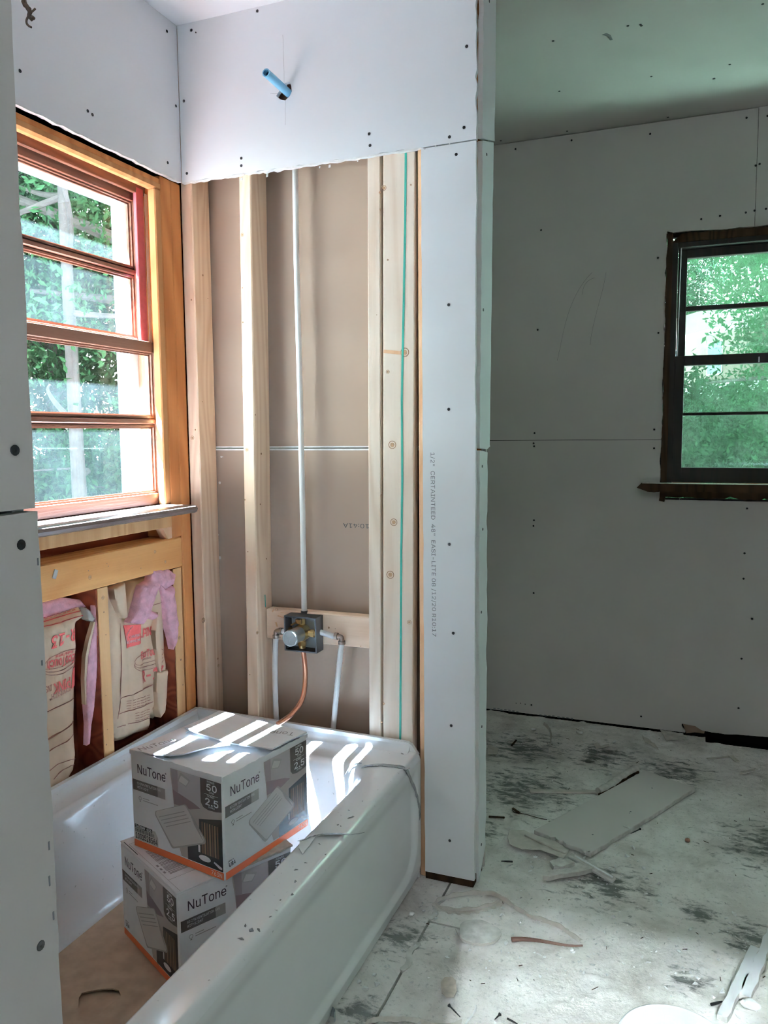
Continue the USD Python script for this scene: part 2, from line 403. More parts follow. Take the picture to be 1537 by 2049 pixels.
def patch(poly, step, lift, thick):
    """a sheet filling a 2-D polygon, with lift(u, v) -> 3-D points of its face and thick 3-D offset to its back"""
    ms = []
    for g in getattr(poly, 'geoms', [poly]):
        lines = [np.array(LineString(r.coords).segmentize(step).coords)[:-1] for r in [g.exterior, *g.interiors]]
        x0, y0, x1, y1 = g.bounds
        gx, gy = np.meshgrid(np.arange(x0 + step / 2, x1, step), np.arange(y0 + step / 2, y1, step))
        q = np.column_stack([gx.ravel(), gy.ravel()])
        inner = g.buffer(-step * 0.45)
        q = np.array([p for p in q if inner.contains(Point(p))]).reshape(-1, 2)
        P = np.vstack(lines + [q])
        T = Delaunay(P).simplices
        gb = g.buffer(1e-6)
        T = np.array([t for t in T if gb.contains(Point(P[t].mean(0)))])
        e1, e2 = P[T[:, 1]] - P[T[:, 0]], P[T[:, 2]] - P[T[:, 0]]
        e = e1[:, 0] * e2[:, 1] - e1[:, 1] * e2[:, 0]
        T[e < 0] = T[e < 0][:, ::-1]
        A = np.asarray(lift(P[:, 0], P[:, 1]), float)
        th = thick(P[:, 0], P[:, 1]) if callable(thick) else np.asarray(thick, float)
        B = A + th
        n = len(A); f = [T, T[:, ::-1] + n]
        ed = np.vstack([T[:, [0, 1]], T[:, [1, 2]], T[:, [2, 0]]])
        key = {tuple(x) for x in ed}
        bd = np.array([x for x in key if (x[1], x[0]) not in key])
        bd = bd[np.lexsort((bd[:, 1], bd[:, 0]))]
        f += [np.column_stack([bd[:, 1], bd[:, 0], bd[:, 0] + n]), np.column_stack([bd[:, 1], bd[:, 0] + n, bd[:, 1] + n])]
        ms.append(fixed(trimesh.Trimesh(np.vstack([A, B]), np.vstack(f), process=False)))
    return cat(*ms)


def jag(p, q, n, amp):
    """points from p to q (q left out) with a ragged, torn wander"""
    p, q = np.asarray(p, float), np.asarray(q, float)
    d = q - p; nn = np.array([-d[1], d[0]]) / np.linalg.norm(d)
    t = np.linspace(0, 1, n + 1)[:-1]
    o = rng.normal(0, amp, n); o[0] = 0
    return [tuple(p + d * a + nn * b) for a, b in zip(t, o)]


def place(m, O, U, V, N):
    """puts a mesh drawn in xy (facing +z) on a surface"""
    T = np.eye(4); T[:3, 0], T[:3, 1], T[:3, 2], T[:3, 3] = U, V, N, O
    m = m.copy(); m.apply_transform(T)
    return m


def lettering(text, height, O, U, V, N, depth=0.0003, width=None, bold=False):
    m = text_mesh(text, height, depth, bold)
    if width:
        m.apply_scale([width / m.extents[0], 1, 1])
    return place(m, O, U, V, N)


X, Y, Z = np.eye(3)


# ------------------------------------------------------------------ scene helpers
used = {}


def numbered(parent, name):
    k = used.get((parent, name), 0); used[(parent, name)] = k + 1
    return f'{parent}/{name}' + (f'_{k:03d}' if k else '')


def tag(prim, label=None, cat_=None, group=None, kind=None):
    for k, v in (('label', label), ('category', cat_), ('group', group), ('kind', kind)):
        if v: prim.SetCustomDataByKey(k, v)
    return prim


bases = {}


def thing(name, label, cat_, base=(0, 0, 0), group=None, kind=None):
    path = numbered('/World', name)
    x = UsdGeom.Xform.Define(stage, path)
    x.AddTranslateOp().Set(Gf.Vec3d(*map(float, base)))
    bases[path] = np.asarray(base, float)
    tag(x.GetPrim(), label, cat_, group, kind)
    return path


def setting(name, base=(0, 0, 0)):
    return thing(name, None, None, base, kind='structure')


def part(parent, name, mesh, mat, smooth=False, label=None, kind=None):
    path = numbered(parent, name)
    top = '/'.join(parent.split('/')[:3])
    off = bases.get(top, np.zeros(3))
    m = mesh.copy(); m.apply_translation(-off)
    pr = usdkit.mesh(stage, path, m, M[mat], smooth)
    tag(pr.GetPrim(), label, None, None, kind)
    return path


def solo(name, label, cat_, mesh, mat, smooth=False, group=None, kind=None):
    """a thing that is one mesh, with its origin at its base"""
    path = numbered('/World', name)
    lo, hi = mesh.bounds
    base = np.array([*(lo + hi)[:2] / 2, lo[2]])
    m = mesh.copy(); m.apply_translation(-base)
    pr = usdkit.mesh(stage, path, m, M[mat], smooth)
    pr.AddTranslateOp().Set(Gf.Vec3d(*map(float, base)))
    tag(pr.GetPrim(), label, cat_, group, kind)
    return path


def screw(parent, p, n, r=0.0040):
    n = np.asarray(n, float)
    part(parent, 'screw', lathe([(0, -0.004), (r * .6, -0.004), (r, 0.0002), (r * .92, 0.0009), (r * .3, 0.0007), (0, 0.0003)], p, n, 12), 'screw')


# ------------------------------------------------------------------ main planes
YP, XW, YR, XA, XE = 1.974, -1.389, 3.355, -0.6765, -0.5246
ZA, ZC = 2.360, 2.408          # alcove ceiling, room ceiling
ZB = 1.937                     # cut edge of the upper drywall
DW = 0.0127
YF, YB = YP + DW, 2.0757       # front and back of the plumbing wall's studs
YN = 0.521                     # alcove face of the near partition
XRIGHT, YFRONT = 2.2, -1.2
XS = -1.49                     # room side of the sheathing behind the window wall
# ------------------------------------------------------------------ SETTING: floor, ceilings, outer shell
fl = setting('floor')


def floor_panel(x0, x1, y0, y1, step, seed):
    gx = np.arange(x0, x1 + step * .5, step); gy = np.arange(y0, y1 + step * .5, step)
    gx[-1], gy[-1] = x1, y1
    A, B = np.meshgrid(gx, gy)
    q = np.stack([A, B, np.zeros_like(A)], -1)
    z = 0.0045 * (fbm(q * 9, 4, 3) - .5) + 0.006 * np.maximum(fbm(q * 26, 3, 8) - .60, 0) * 4 + 0.0022 * (fbm(q * 60, 2, 5) - .5)
    e = np.minimum.reduce([A - x0, x1 - A, B - y0, y1 - B]) < 1e-6
    z = np.minimum(z, 0.006)
    top = np.stack([A, B, z], -1).reshape(-1, 3)
    n, m = len(gy), len(gx)
    i, j = np.meshgrid(np.arange(n - 1), np.arange(m - 1), indexing='ij')
    a = (i * m + j).ravel(); f = np.vstack([np.column_stack([a, a + 1, a + m + 1]), np.column_stack([a, a + m + 1, a + m])])
    loop = np.concatenate([np.arange(m), np.arange(1, n) * m + m - 1, (n - 1) * m + np.arange(m - 2, -1, -1), np.arange(n - 2, 0, -1) * m])
    low = top[loop].copy(); low[:, 2] = -0.018
    k = len(top); v = np.vstack([top, low]); s = np.arange(len(loop)); t = (s + 1) % len(loop)
    f = np.vstack([f, np.column_stack([loop[t], loop[s], k + s]), np.column_stack([loop[t], k + s, k + t])])
    return trimesh.Trimesh(v, f, process=False)


part(fl, 'floor_board', floor_panel(-0.90, -0.5985, -0.6, 2.095, 0.012, 1), 'floor', 40)
part(fl, 'floor_board', floor_panel(-0.5925, -0.515, 0.9, 1.794, 0.010, 2), 'floor', 40)
part(fl, 'floor_board', floor_panel(-0.515, 0.55, 0.9, 1.7965, 0.010, 2), 'floor', 40)
part(fl, 'floor_board', floor_panel(-0.5925, -0.515, 1.7995, 3.34, 0.011, 3), 'floor', 40)
part(fl, 'floor_board', floor_panel(-0.515, 0.06, 1.7965, 3.34, 0.011, 3), 'floor', 40)
part(fl, 'floor_board', floor_panel(0.06, 0.55, 1.7965, 3.287, 0.011, 3), 'floor', 40)
part(fl, 'floor_board', floor_panel(-0.5925, XRIGHT, -1.19, 0.9, 0.03, 4), 'floor', 40)
part(fl, 'floor_board', floor_panel(0.55, XRIGHT, 0.90, 3.287, 0.03, 5), 'floor', 40)
part(fl, 'floor_board', floor_panel(-1.38, -0.5928, 2.096, 3.34, 0.02, 6), 'floor', 40)
part(fl, 'subfloor', cbox((-1.48, YFRONT, -0.08), (XRIGHT, YR + .1, -0.02)), 'dark_void')
# plaster dust that has filled stretches of the joints
for y0, y1 in ((1.605, 1.70), (1.81, 1.90), (0.9, 1.2)):
    pts = [(-0.5955 + 0.006 * math.sin(7 * t) , y0 + (y1 - y0) * t) for t in np.linspace(0, 1, 14)]
    poly = LineString(pts).buffer(0.007)
    part(fl, 'dust_fill', patch(poly, 0.005, lambda u, v: np.column_stack([u, v, 0.0016 + 0.002 * fbm(np.column_stack([u * 60, v * 60, u * 0]), 2)]), (0, 0, -0.012)), 'gypsum_dirty', 40)

ce = setting('ceiling')
part(ce, 'ceiling_panel', cbox((-1.40, 0.40, ZA), (XE - 0.001, YB + .013, ZA + DW)), 'ceiling_white')
part(ce, 'ceiling_panel', cbox((-1.40, YB + .014, ZC), (0.62, YR + .02, ZC + DW)), 'drywall_dim')
part(ce, 'ceiling_panel', cbox((0.622, YFRONT, ZC), (XRIGHT, YR + .02, ZC + DW)), 'drywall_dim')
part(ce, 'ceiling_panel', cbox((XE, YFRONT, ZC), (0.62, YB + .013, ZC + DW)), 'drywall_dim')
part(ce, 'ceiling_panel', cbox((-1.40, YFRONT, ZC), (XE - .001, 0.398, ZC + DW)), 'drywall_dim')
part(ce, 'soffit_edge', cbox((XE - DW, 0.53, ZA), (XE, 2.0, ZC)), 'drywall')
part(ce, 'roof_deck', cbox((-1.56, YFRONT - .12, ZC + .05), (XRIGHT + .12, YR + .14, ZC + .09)), 'shell')
for p in [(815, 133), (880, 127), (885, 132), (430, 211), (936, 394), (462, 470), (1340, 332), (1258, 405), (1510, 21), (1022, 604), (502, 676), (160, 725)]:
    screw(ce, at(940 + p[0] / 2.575, p[1] / 2.575, 2, ZC - .0003), -Z)
mk = [at(x, y, 2, ZC) for x, y in [(1205, 69), (1214, 66), (1222, 70), (1226, 79), (1221, 80), (1215, 72)]]
part(ce, 'paper_scuff', extr(Polygon([(a[0], a[1]) for a in mk]), 'xy', ZC - .0012, ZC - .0002), 'print_grey')

# ------------------------------------------------------------------ SETTING: left wall with the old framing
wl = setting('wall_left')
hole = sbox(1.225, 0.985, 1.915, 1.937)
part(wl, 'sheathing', extr(sbox(YFRONT - .1, -0.4, YR + .12, ZC + .08).difference(hole), 'yz', -1.51, XS), 'dark_red_board')
ed = jag((YN, ZB), (YP, ZB), 60, 0.0012)
p = part(wl, 'drywall_sheet', extr(Polygon([*ed, (YP, ZB), (YP, ZA), (YN, ZA)]), 'yz', XW - DW, XW), 'drywall')
for q in [(334, 62.5), (40, 142), (175.5, 222), (185, 229.5), (352, 212), (335.6, 325.5)]:
    screw(p, at(*q, 0, XW), X)
part(wl, 'drywall_edge', extr(Polygon([*jag((YN, ZB - .0035), (YP, ZB - .0025), 70, 0.0012), (YP, ZB + .001), (YN, ZB + .001)]), 'yz', XW - DW * .8, XW + .0012), 'gypsum')
part(wl, 'drywall_sheet', cbox((XW - DW, 2.09, 0.01), (XW, YR, ZC)), 'drywall_dim')
part(wl, 'drywall_sheet', cbox((XW - DW, YFRONT, 0.01), (XW, 0.40, ZC)), 'drywall_dim')


def stud(parent, x0, x1, y0, y1, z0, z1, mat, label=None, b=0.003):
    return part(parent, 'stud', cbox((x0, y0, z0), (x1, y1, z1), b), mat, False, label)


def knots(parent, pts, axis, val, n, mat='knot'):
    for px, py, r in pts:
        c = at(px, py, axis, val)
        if r < .0045:
            part(parent, 'knot', lathe([(0, -.0005), (r * .8, -.0005), (r * .8, 0.0002), (0, 0.0004)], c, n, 9), mat)
        else:
            ring = lathe([(r * .82, -.0005), (r, -.0005), (r, 0.0002), (r * .82, 0.0002), (r * .82, -.0005)], c, n, 18)
            eye = lathe([(0, -.0005), (r * .55, -.0005), (r * .55, 0.00015), (0, 0.0003)], c, n, 12)
            k = part(parent, 'knot', ring, 'knot')
            if k.count('/') < 5: part(parent, 'knot_eye', eye, 'knot_pale')


stud(wl, XS, -1.402, 1.893, 1.9385, 0.927, 1.936, 'old_stud')
sB = stud(wl, XS, -1.402, 1.9395, 1.985, 0.0, 1.936, 'old_stud')
c1 = stud(wl, XS, -1.4055, 1.578, 1.616, 0.02, 0.837, 'dark_red_board', 'cripple stud with shade painted into its dark red sides')  # bay shade on the sides is painted as dark red wood
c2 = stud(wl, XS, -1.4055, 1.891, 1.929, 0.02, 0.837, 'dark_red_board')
part(c1, 'lit_front_face', cbox((-1.4055, 1.578, 0.02), (-1.402, 1.616, 0.837), .001), 'old_stud_lit', False, 'lighter orange front face')  # thin strip keeps the front light against the painted shade
part(c2, 'lit_front_face', cbox((-1.4055, 1.891, 0.02), (-1.402, 1.929, 0.837), .001), 'old_stud_lit', False, 'lighter orange front face')
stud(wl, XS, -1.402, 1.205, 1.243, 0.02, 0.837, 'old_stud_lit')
knots(c1, [(206, 1196, .005), (208, 1225, .003), (212, 1270, .002), (212, 1392, .002), (213, 1490, .003), (215, 1460, .002)], 0, -1.402, X)
knots(c2, [(359, 1276, .005), (362, 1320, .004), (366, 1370, .003)], 0, -1.402, X)
stud(wl, XS, -1.402, 1.13, 1.20, 0.0, 1.936, 'old_stud')
stud(wl, XS, -1.402, YN + .01, YN + .05, 0.0, 1.936, 'old_stud')
part(wl, 'bottom_plate', cbox((XS, YN, 0.0), (-1.402, 1.938, 0.038)), 'old_beam')
sl = part(wl, 'rough_sill', cbox((XS, 1.15, 0.838), (-1.402, 1.937, 0.926), .003), 'old_beam')
knots(sl, [(180, 1155, .006), (310, 1104, .005), (331, 1124, .005), (214, 1128, .002), (217, 1133, .002), (177, 1142, .002), (282, 1137, .002)], 0, -1.402, X)
part(sl, 'drywall_scrap', beam(at(108, 1158, 0, -1.401), at(113, 1140, 0, -1.401), .012, .002, Y), 'gypsum')
part(wl, 'header', cbox((XS, 1.15, 1.938), (-1.415, 1.938, 2.08), .003), 'dark_void')  # wood painted black to carry the shade of the gap below the drywall

# ------------------------------------------------------------------ SETTING: the window over the tub
w1 = setting('window_1')
YW0, YW1 = 1.245, 1.902
part(w1, 'head_jamb', cbox((-1.508, YW0 - .02, 1.912), (-1.4045, 1.892, 1.9265)), 'old_stud')
part(w1, 'head_stop', extr(Polygon([(-1.424, 1.9115), (-1.4015, 1.9115), (-1.4015, 1.899), (-1.409, 1.894), (-1.424, 1.894)]), 'xz', YW0, 1.892), 'old_stop')
part(w1, 'parting_stop', cbox((-1.464, YW0, 1.884), (-1.452, 1.892, 1.9115)), 'sash_wood')
part(w1, 'side_jamb', cbox((-1.508, 1.9025, 1.0), (-1.425, 1.916, 1.9155)), 'stile_wood')
part(w1, 'side_jamb', cbox((-1.508, YW0 - .02, 1.0), (-1.402, YW0 - .001, 1.9155)), 'stile_wood')
part(w1, 'side_stop', cbox((-1.4255, 1.866, 1.026), (-1.4015, 1.8925, 1.8955), .003), 'old_stop')
part(w1, 'parting_strip', beam((-1.457, 1.8655, 1.4845), (-1.457, 1.8665, 1.9), .031, .011, Y), 'red_strip', False, 'red painted parting strip')
# bent metal weatherstrip channel
ch = unary_union([sbox(-1.449, 1.882, -1.4475, 1.900), sbox(-1.449, 1.8985, -1.431, 1.900), sbox(-1.4325, 1.885, -1.431, 1.900)])
part(w1, 'metal_channel', extr(ch, 'xy', 1.4835, 1.889), 'channel', False, 'grey bent metal channel')


def sash(name, xa, xb, y0, y1, zb, zt, st, br, tr, mz, mh, panemats):
    xm = (xa + xb) / 2
    fr = cat(cbox((xa, y0, zb), (xb, y0 + st, zt)), cbox((xa, y1 - st, zb), (xb, y1, zt)))
    r = part(w1, name, fr, 'stile_wood')
    part(r, 'bottom_rail', cbox((xa, y0 + st, zb), (xb, y1 - st, zb + br)), 'sash_wood')
    part(r, 'top_rail', cbox((xa, y0 + st, zt - tr), (xb, y1 - st, zt)), 'sash_wood')
    part(r, 'muntin', extr(Polygon([(xm - .012, mz - mh / 2), (xm + .004, mz - mh / 2), (xb - .002, mz - mh / 5), (xb - .002, mz + mh / 5), (xm + .004, mz + mh / 2), (xm - .012, mz + mh / 2)]), 'xz', y0 + st, y1 - st), 'sash_wood')
    # stepped glazing moulding round each light
    for (za, zc), mt in zip(((zb + br, mz - mh / 2), (mz + mh / 2, zt - tr)), panemats):
        o = sbox(y0 + st - .001, za - .001, y1 - st + .001, zc + .001)
        part(r, 'moulding', cat(extr(o.difference(o.buffer(-.0055, join_style=2)), 'yz', xm - .003, xb - .007), extr(o.difference(o.buffer(-.0095, join_style=2)), 'yz', xm - .003, xb - .014)), 'sash_wood')
        part(r, 'pane', cbox((xm - .0055, y0 + st - .002, za - .002), (xm - .003, y1 - st + .002, zc + .002), .0002), mt)
    return r


sash('upper_sash', -1.5055, -1.470, YW0, YW1, 1.463, 1.9155, 0.040, 0.030, 0.050, 1.674, 0.022, ('glass_left_low', 'glass_left'))
sash('lower_sash', -1.4635, -1.430, YW0, YW1, 1.0265, 1.482, 0.026, 0.032, 0.030, 1.2605, 0.022, ('glass_left_low', 'glass_left'))
nose = Polygon([(-1.470, 1.006), (-1.318, 1.004), (-1.311, 1.008), (-1.308, 1.0155), (-1.311, 1.0225), (-1.318, 1.0262), (-1.470, 1.0262)])
part(w1, 'stool', extr(nose, 'xz', 1.16, 1.887), 'stool_wood', 30)
part(w1, 'stool_apron', cbox((-1.425, 1.19, 0.960), (-1.4015, 1.893, 1.003)), 'old_stud_lit')
part(w1, 'shim_block', extr(Polygon([(1.852, .9605), (1.893, .9605), (1.893, .927), (1.874, .927)]), 'yz', -1.43, -1.4035), 'pine_tan')
part(w1, 'outer_sill', extr(Polygon([(-1.64, 0.985), (-1.466, 1.0), (-1.466, 1.025), (-1.64, 1.004)]), 'xz', 1.20, 1.90), 'white_paint')
part(w1, 'outer_jamb', cbox((-1.556, 1.870, 1.015), (-1.5085, 1.955, 1.93)), 'white_paint', False, 'white painted outer casing')
part(w1, 'outer_jamb', cbox((-1.556, 1.19, 1.015), (-1.5085, 1.277, 1.93)), 'white_paint')
part(w1, 'outer_head', cbox((-1.560, 1.19, 1.866), (-1.5085, 1.955, 1.955)), 'shaded_white_paint')
part(w1, 'plaster_flake', cat(beam(at(236, 1027, 0, -1.40), at(250, 1029, 0, -1.40), .006, .003, Z), beam(at(243, 1023, 0, -1.405), at(256, 1030, 0, -1.398), .008, .002, Z)), 'gypsum')

# ------------------------------------------------------------------ SETTING: plumbing wall
wm = setting('wall_middle')
ed = jag((XW, ZB), (-0.671, ZB), 46, 0.0010) + [(-0.671, ZB), (XE - .0015, ZB + .001)]
re = jag((XE - .002, ZB + .001), (XE - .004, ZA), 26, 0.0012)
stub_hole = Polygon([tuple(at(x, y, 1, YP)[[0, 2]]) for x, y in [(566, 174), (571, 165), (579, 164), (583, 172), (584, 183), (580, 192), (571, 201), (560, 199), (553, 192), (556, 186)]])
p = part(wm, 'drywall_sheet', extr(Polygon([*ed, *re, (XE - .004, ZA), (XW + .0015, ZA), (XW + .0015, ZB)]).buffer(0).difference(stub_hole.buffer(0)), 'xz', YP, YF), 'drywall')
for q in [(383, 60.5), (515, 22), (368, 202), (374, 347), (483, 316.6), (483, 331.6), (934, 92.7), (928.6, 255), (899.5, 274), (738.8, 268), (740.5, 291)]:
    screw(p, at(*q, 1, YP), -Y)
screw(p, at(392, 65, 1, YP), -Y, .002)
pl0, pl1, pl2 = at(566, 70, 1, YP), at(569, 170, 1, YP), at(571, 250, 1, YP)
part(p, 'pencil_line', beam(pl0 - Y * .0002, pl1 - Y * .0002, .00045, .0003, X, 0), 'ink_grey')
part(p, 'pencil_line', beam(at(571, 200, 1, YP) - Y * .0002, pl2 - Y * .0002, .00045, .0003, X, 0), 'ink_grey')
part(p, 'pencil_line', beam(at(541, 187, 1, YP) - Y * .0002, at(556, 188, 1, YP) - Y * .0002, .00045, .0003, Z, 0), 'ink_grey')
part(wm, 'drywall_edge', extr(Polygon([*jag((XW + .002, ZB - .0035), (-0.671, ZB - .0035), 64, 0.0014), (-0.671, ZB), (XW + .002, ZB)]), 'xz', YP - .0006, YF - .002), 'gypsum')
for px, py, s in [(535, 350, .006), (640, 334, .004), (660, 331, .006), (716, 322, .003), (484, 357, .006), (850, 297, .004), (872, 292, .004), (900, 288, .003)]:
    c = at(px, py, 1, YP)
    part(wm, 'torn_paper_tag', beam(c + Z * .002, c - Z * s - Y * .002, s, .0012, X, .0003), 'gypsum')
# narrow wing strip
left = jag((-0.6655, 0.024), (-0.6700, ZB - .003), 40, 0.0005)
strip = Polygon([*left, (-0.6700, ZB - .003), (XE - .003, ZB - .002), *jag((XE - .003, ZB - .002), (XE - .002, .024), 40, .0007), (XE - .002, .024)])
p = part(wm, 'drywall_sheet', extr(strip, 'xz', YP, YF), 'drywall')
for q in [(898, 610), (898, 819), (899, 1089), (907, 1267), (903, 1452), (900, 1682), (913, 309)]:
    screw(p, at(*q, 1, YP), -Y)
t0, t1 = at(865, 904, 1, YP), at(868.5, 1272, 1, YP)
dn = (t1 - t0) / np.linalg.norm(t1 - t0)
part(p, 'board_print', lettering('1/2"  CERTAINTEED  48"  EASI-LITE 08 /12/20 R10:17', 0.0108, t0 - Y * .0001 - X * .0045, dn, np.cross(-Y, dn), -Y, .0002, np.linalg.norm(t1 - t0)), 'print_grey')
# studs
s = stud(wm, -1.403, -1.365, YF, YB, 0.0, ZA, 'pine')
knots(s, [(385, 876, .006), (383, 600, .003)], 1, YF, -Y)
knots(s, [(407, 1241, .008), (406, 551, .004), (416, 597, .002), (437, 1332, .005), (436, 1318, .004), (391, 860, .003), (405, 804, .002)], 0, -1.365, X)
p = part(wm, 'stud', beam((-1.210, (YF + YB) / 2, 0.0), (-1.1855, (YF + YB) / 2, ZA), .038, YB - YF, X, .003), 'pine')
part(p, 'crayon_mark', beam(at(530, 1190, 0, -1.1775) + X * .0006, at(531, 1214, 0, -1.1775) + X * .0006, .003, .001, Y, 0), 'green_line')
knots(p, [(484, 357, .003), (485, 470, .005), (485, 576, .002), (486, 645, .003), (484, 754, .003), (494, 900, .005), (490, 1000, .003), (496, 1104, .002), (500, 1350, .002)], 1, YF, -Y)
knots(p, [(508, 390, .003), (514, 480, .004), (518, 512, .003), (507, 516, .003), (513, 560, .002), (514, 660, .002), (511, 830, .003), (523, 908, .004), (521, 1009, .003), (532, 1215, .002), (515, 1266, .005), (533, 1118, .003)], 0, -1.176, X)
s1 = part(wm, 'stud', beam((-0.8185, (YF + YB) / 2, 0), (-0.8005, (YF + YB) / 2, ZA), .0355, YB - YF, X, .002), 'pine_pale')
knots(s1, [(760, 385, .004), (754, 630, .0015), (763, 990, .002), (761, 420, .003)], 1, YF, -Y)
s2 = part(wm, 'stud', beam((-0.7515, YF + .019, 0), (-0.7305, YF + .019, ZA), .0865, .038, X, .002), 'pine_pale')
knots(s2, [(768, 376, .007), (776, 744, .005), (776, 520, .003), (785, 890, .011), (788, 1045, .010), (781, 1150, .011), (768, 1408, .004), (822, 370, .003), (764, 1445, .003), (810, 705, .012), (819, 1245, .006)], 1, YF - .0003, -Y)
part(s2, 'tan_streak', beam(at(768, 703, 1, YF) - Y * .0002, at(812, 707, 1, YF) - Y * .0002, .009, .0006, Z, 0), 'pine_tan')
gl = [at(x, y, 1, YF - .0004) for x, y in [(812, 306), (811, 430), (808, 600), (804, 800), (805, 960), (803, 1100), (802, 1300), (801, 1478)]]
gp = [tuple(q[[0, 2]]) for q in gl]
part(s2, 'crayon_line', extr(LineString(gp).buffer(.0028), 'xz', YF - .0008, YF + .001), 'green_line', False, 'green crayon line')
stud(wm, -0.6845, -0.6495, YF + .002, YB, 0.0, ZA, 'pine_tan')
stud(wm, -0.576, -0.538, YF, YB, 0.026, ZA, 'old_stud')
part(wm, 'bottom_plate', cbox((-0.667, YF - .006, 0.0), (-0.531, YB, 0.0255)), 'rough_brown')
part(wm, 'bottom_plate', cbox((-1.40, YF, 0.0), (-0.70, YB, 0.036)), 'pine_cross')
bl = part(wm, 'blocking', cbox((-1.178, 2.028, 0.618), (-0.8225, 2.066, 0.7085), .003), 'pine_cross')
knots(bl, [(658, 1256, .004), (671, 1258, .0015), (722, 1293, .002), (560, 1275, .003)], 1, 2.028, -Y)
part(bl, 'wood_splinter', cat(*[beam(at(x, y, 1, 2.027), at(x + dx, y + dy, 1, 2.012), .004, .0015, X, .0003) for x, y, dx, dy in [(545, 1224, 6, -8), (552, 1222, 3, -4), (556, 1232, 14, 5), (552, 1245, 3, 9), (562, 1226, 18, 1)]]), 'pine_tan')
# back of the boards on the far side of the wall: brown kraft paper with a white butt joint
up_ = part(wm, 'backing_sheet', cbox((-1.40, YB, 1.1835), (XE - DW, YB + DW, ZC), .0006), 'kraft_back')
lo_ = part(wm, 'backing_sheet', cbox((-1.40, YB, 0.012), (XE - DW, YB + DW, 1.1795), .0006), 'kraft_back')
part(up_, 'sheet_edge', cbox((-1.40, YB - .0008, 1.1832), (XE - .02, YB + .003, 1.1872), .0002), 'gypsum')
part(lo_, 'sheet_edge', cbox((-1.40, YB - .0008, 1.1752), (XE - .02, YB + .003, 1.1800), .0002), 'gypsum')
a, b_ = at(739, 1050, 1, YB), at(682, 1049, 1, YB)
part(lo_, 'board_print', lettering(':10:41A', 0.0125, at(744, 1049, 1, YB) - Y * .0002, -X, -Z, -Y, .0002, .087), 'print_dark')
part(lo_, 'plaster_smear', cat(*[extr(Point(*at(x, y, 1, YB)[[0, 2]]).buffer(r), 'xz', YB - .0008, YB) for x, y, r in [(443, 914, .003), (440, 966, .004), (440, 1116, .005), (446, 914, .002), (437, 1070, .0025)]]), 'paper')
# end cap boards
def cap(pts, mat='drywall', x1=XE):
    return part(wm, 'end_cap', extr(Polygon([tuple(at(x, y, 0, XE)[[1, 2]]) for x, y in pts]).buffer(0), 'yz', x1 - DW, x1), mat)


def edge_px(p, q, n, a):
    return jag(p, q, n, a)


e1 = cap([*edge_px((965, -20), (963, 277), 20, .8), (963, 277), (988, 283), *edge_px((988, 283), (991, -20), 14, .3)], 'drywall', XE + .003)
e2 = cap([*edge_px((966, 281), (960, 897), 30, .5), (960, 897), (975, 899), (981, 893), *edge_px((980, 890), (988, 285), 20, .3), (988, 285)])
e3 = cap([*edge_px((960, 901), (958, 1768), 40, .5), (958, 1768), (971, 1695), *edge_px((972, 1690), (976, 905), 40, .7), (976, 905)])
for e, q in [(e1, (979, 2)), (e2, (974, 309)), (e3, (965, 933)), (e3, (966, 1059)), (e3, (963, 1225)), (e3, (964, 1454)), (e3, (963, 1690)), (e2, (967, 620))]:
    screw(e, at(*q, 0, XE + (.003 if e == e1 else 0)), X)
part(wm, 'rear_edge', cbox((XE - DW - .05, YB + .0005, 0.01), (XE - .0005, YB + DW, ZC)), 'drywall_dim')

# ------------------------------------------------------------------ SETTING: near partition
wn = setting('wall_near')
part(wn, 'drywall_sheet', cbox((-1.40, YN - DW, 0.01), (XE - DW, YN, ZA)), 'drywall')
part(wn, 'drywall_sheet', cbox((-1.40, 0.40, 0.01), (XE - DW, 0.40 + DW, ZC)), 'drywall_dim')
u = part(wn, 'end_cap', extr(Polygon([(0.40, 1.1605), (YN - .001, 1.1605), *jag((YN - .001, 1.1605), (YN + .001, ZC), 40, .0006), (YN, ZC), (0.40, ZC)]), 'yz', XE - DW, XE), 'drywall_dim')
v_ = part(wn, 'end_cap', extr(Polygon([(0.40, 0.01), *jag((YN - .003, 0.01), (YN, 1.1575), 60, .0007), (YN, 1.1575), (0.40, 1.1560)]), 'yz', XE - DW, XE + .0012), 'drywall_dim')
for e, q in [(u, (30, 901)), (v_, (42, 1090)), (v_, (81, 1892))]:
    screw(e, at(*q, 0, XE + .001), X, .0046)
for q, s in [((76, 1122), .004), ((98, 1690), .005), ((99, 1760), .006), ((107, 1830), .005), ((84, 1325), .003)]:
    c = at(*q, 0, XE + .0012)
    part(wn, 'edge_chip', cbox(c - [.0006, .0010, s], c + [.0006, .0008, s * .6]), 'print_grey')

# ------------------------------------------------------------------ SETTING: back wall of the far room
wb = setting('wall_back')
W20, W21 = -0.137, 0.72
ZS = 1.188
wh = Polygon([*jag((W20, 0.95), (W20 + .004, 1.99), 34, .002), *jag((W20, 1.985), (W21, 1.972), 20, .002), (W21, 1.972), (W21, .95)]).buffer(0)
upper_l = sbox(-1.389, ZS + .0018, 0.1725, ZC - .004).difference(wh)
upper_r = sbox(0.1742, ZS + .0018, XRIGHT, ZC - .002).difference(wh)
torn = Polygon([*jag((-0.030, 0.040), (-0.012, -0.01), 5, .002), (-0.012, -0.02), (2.3, -0.02), (2.3, 0.03), (0.29, 0.026), *jag((0.29, 0.026), (0.06, 0.016), 10, .0015), (0.045, .022), (0.02, .036)]).buffer(0)
low = sbox(-1.389, 0.004, XRIGHT, ZS).difference(wh).difference(torn)
s_ul = part(wb, 'drywall_sheet', extr(upper_l, 'xz', YR, YR + DW), 'drywall_dim')
s_ur = part(wb, 'drywall_sheet', extr(upper_r, 'xz', YR, YR + DW), 'drywall_dim')
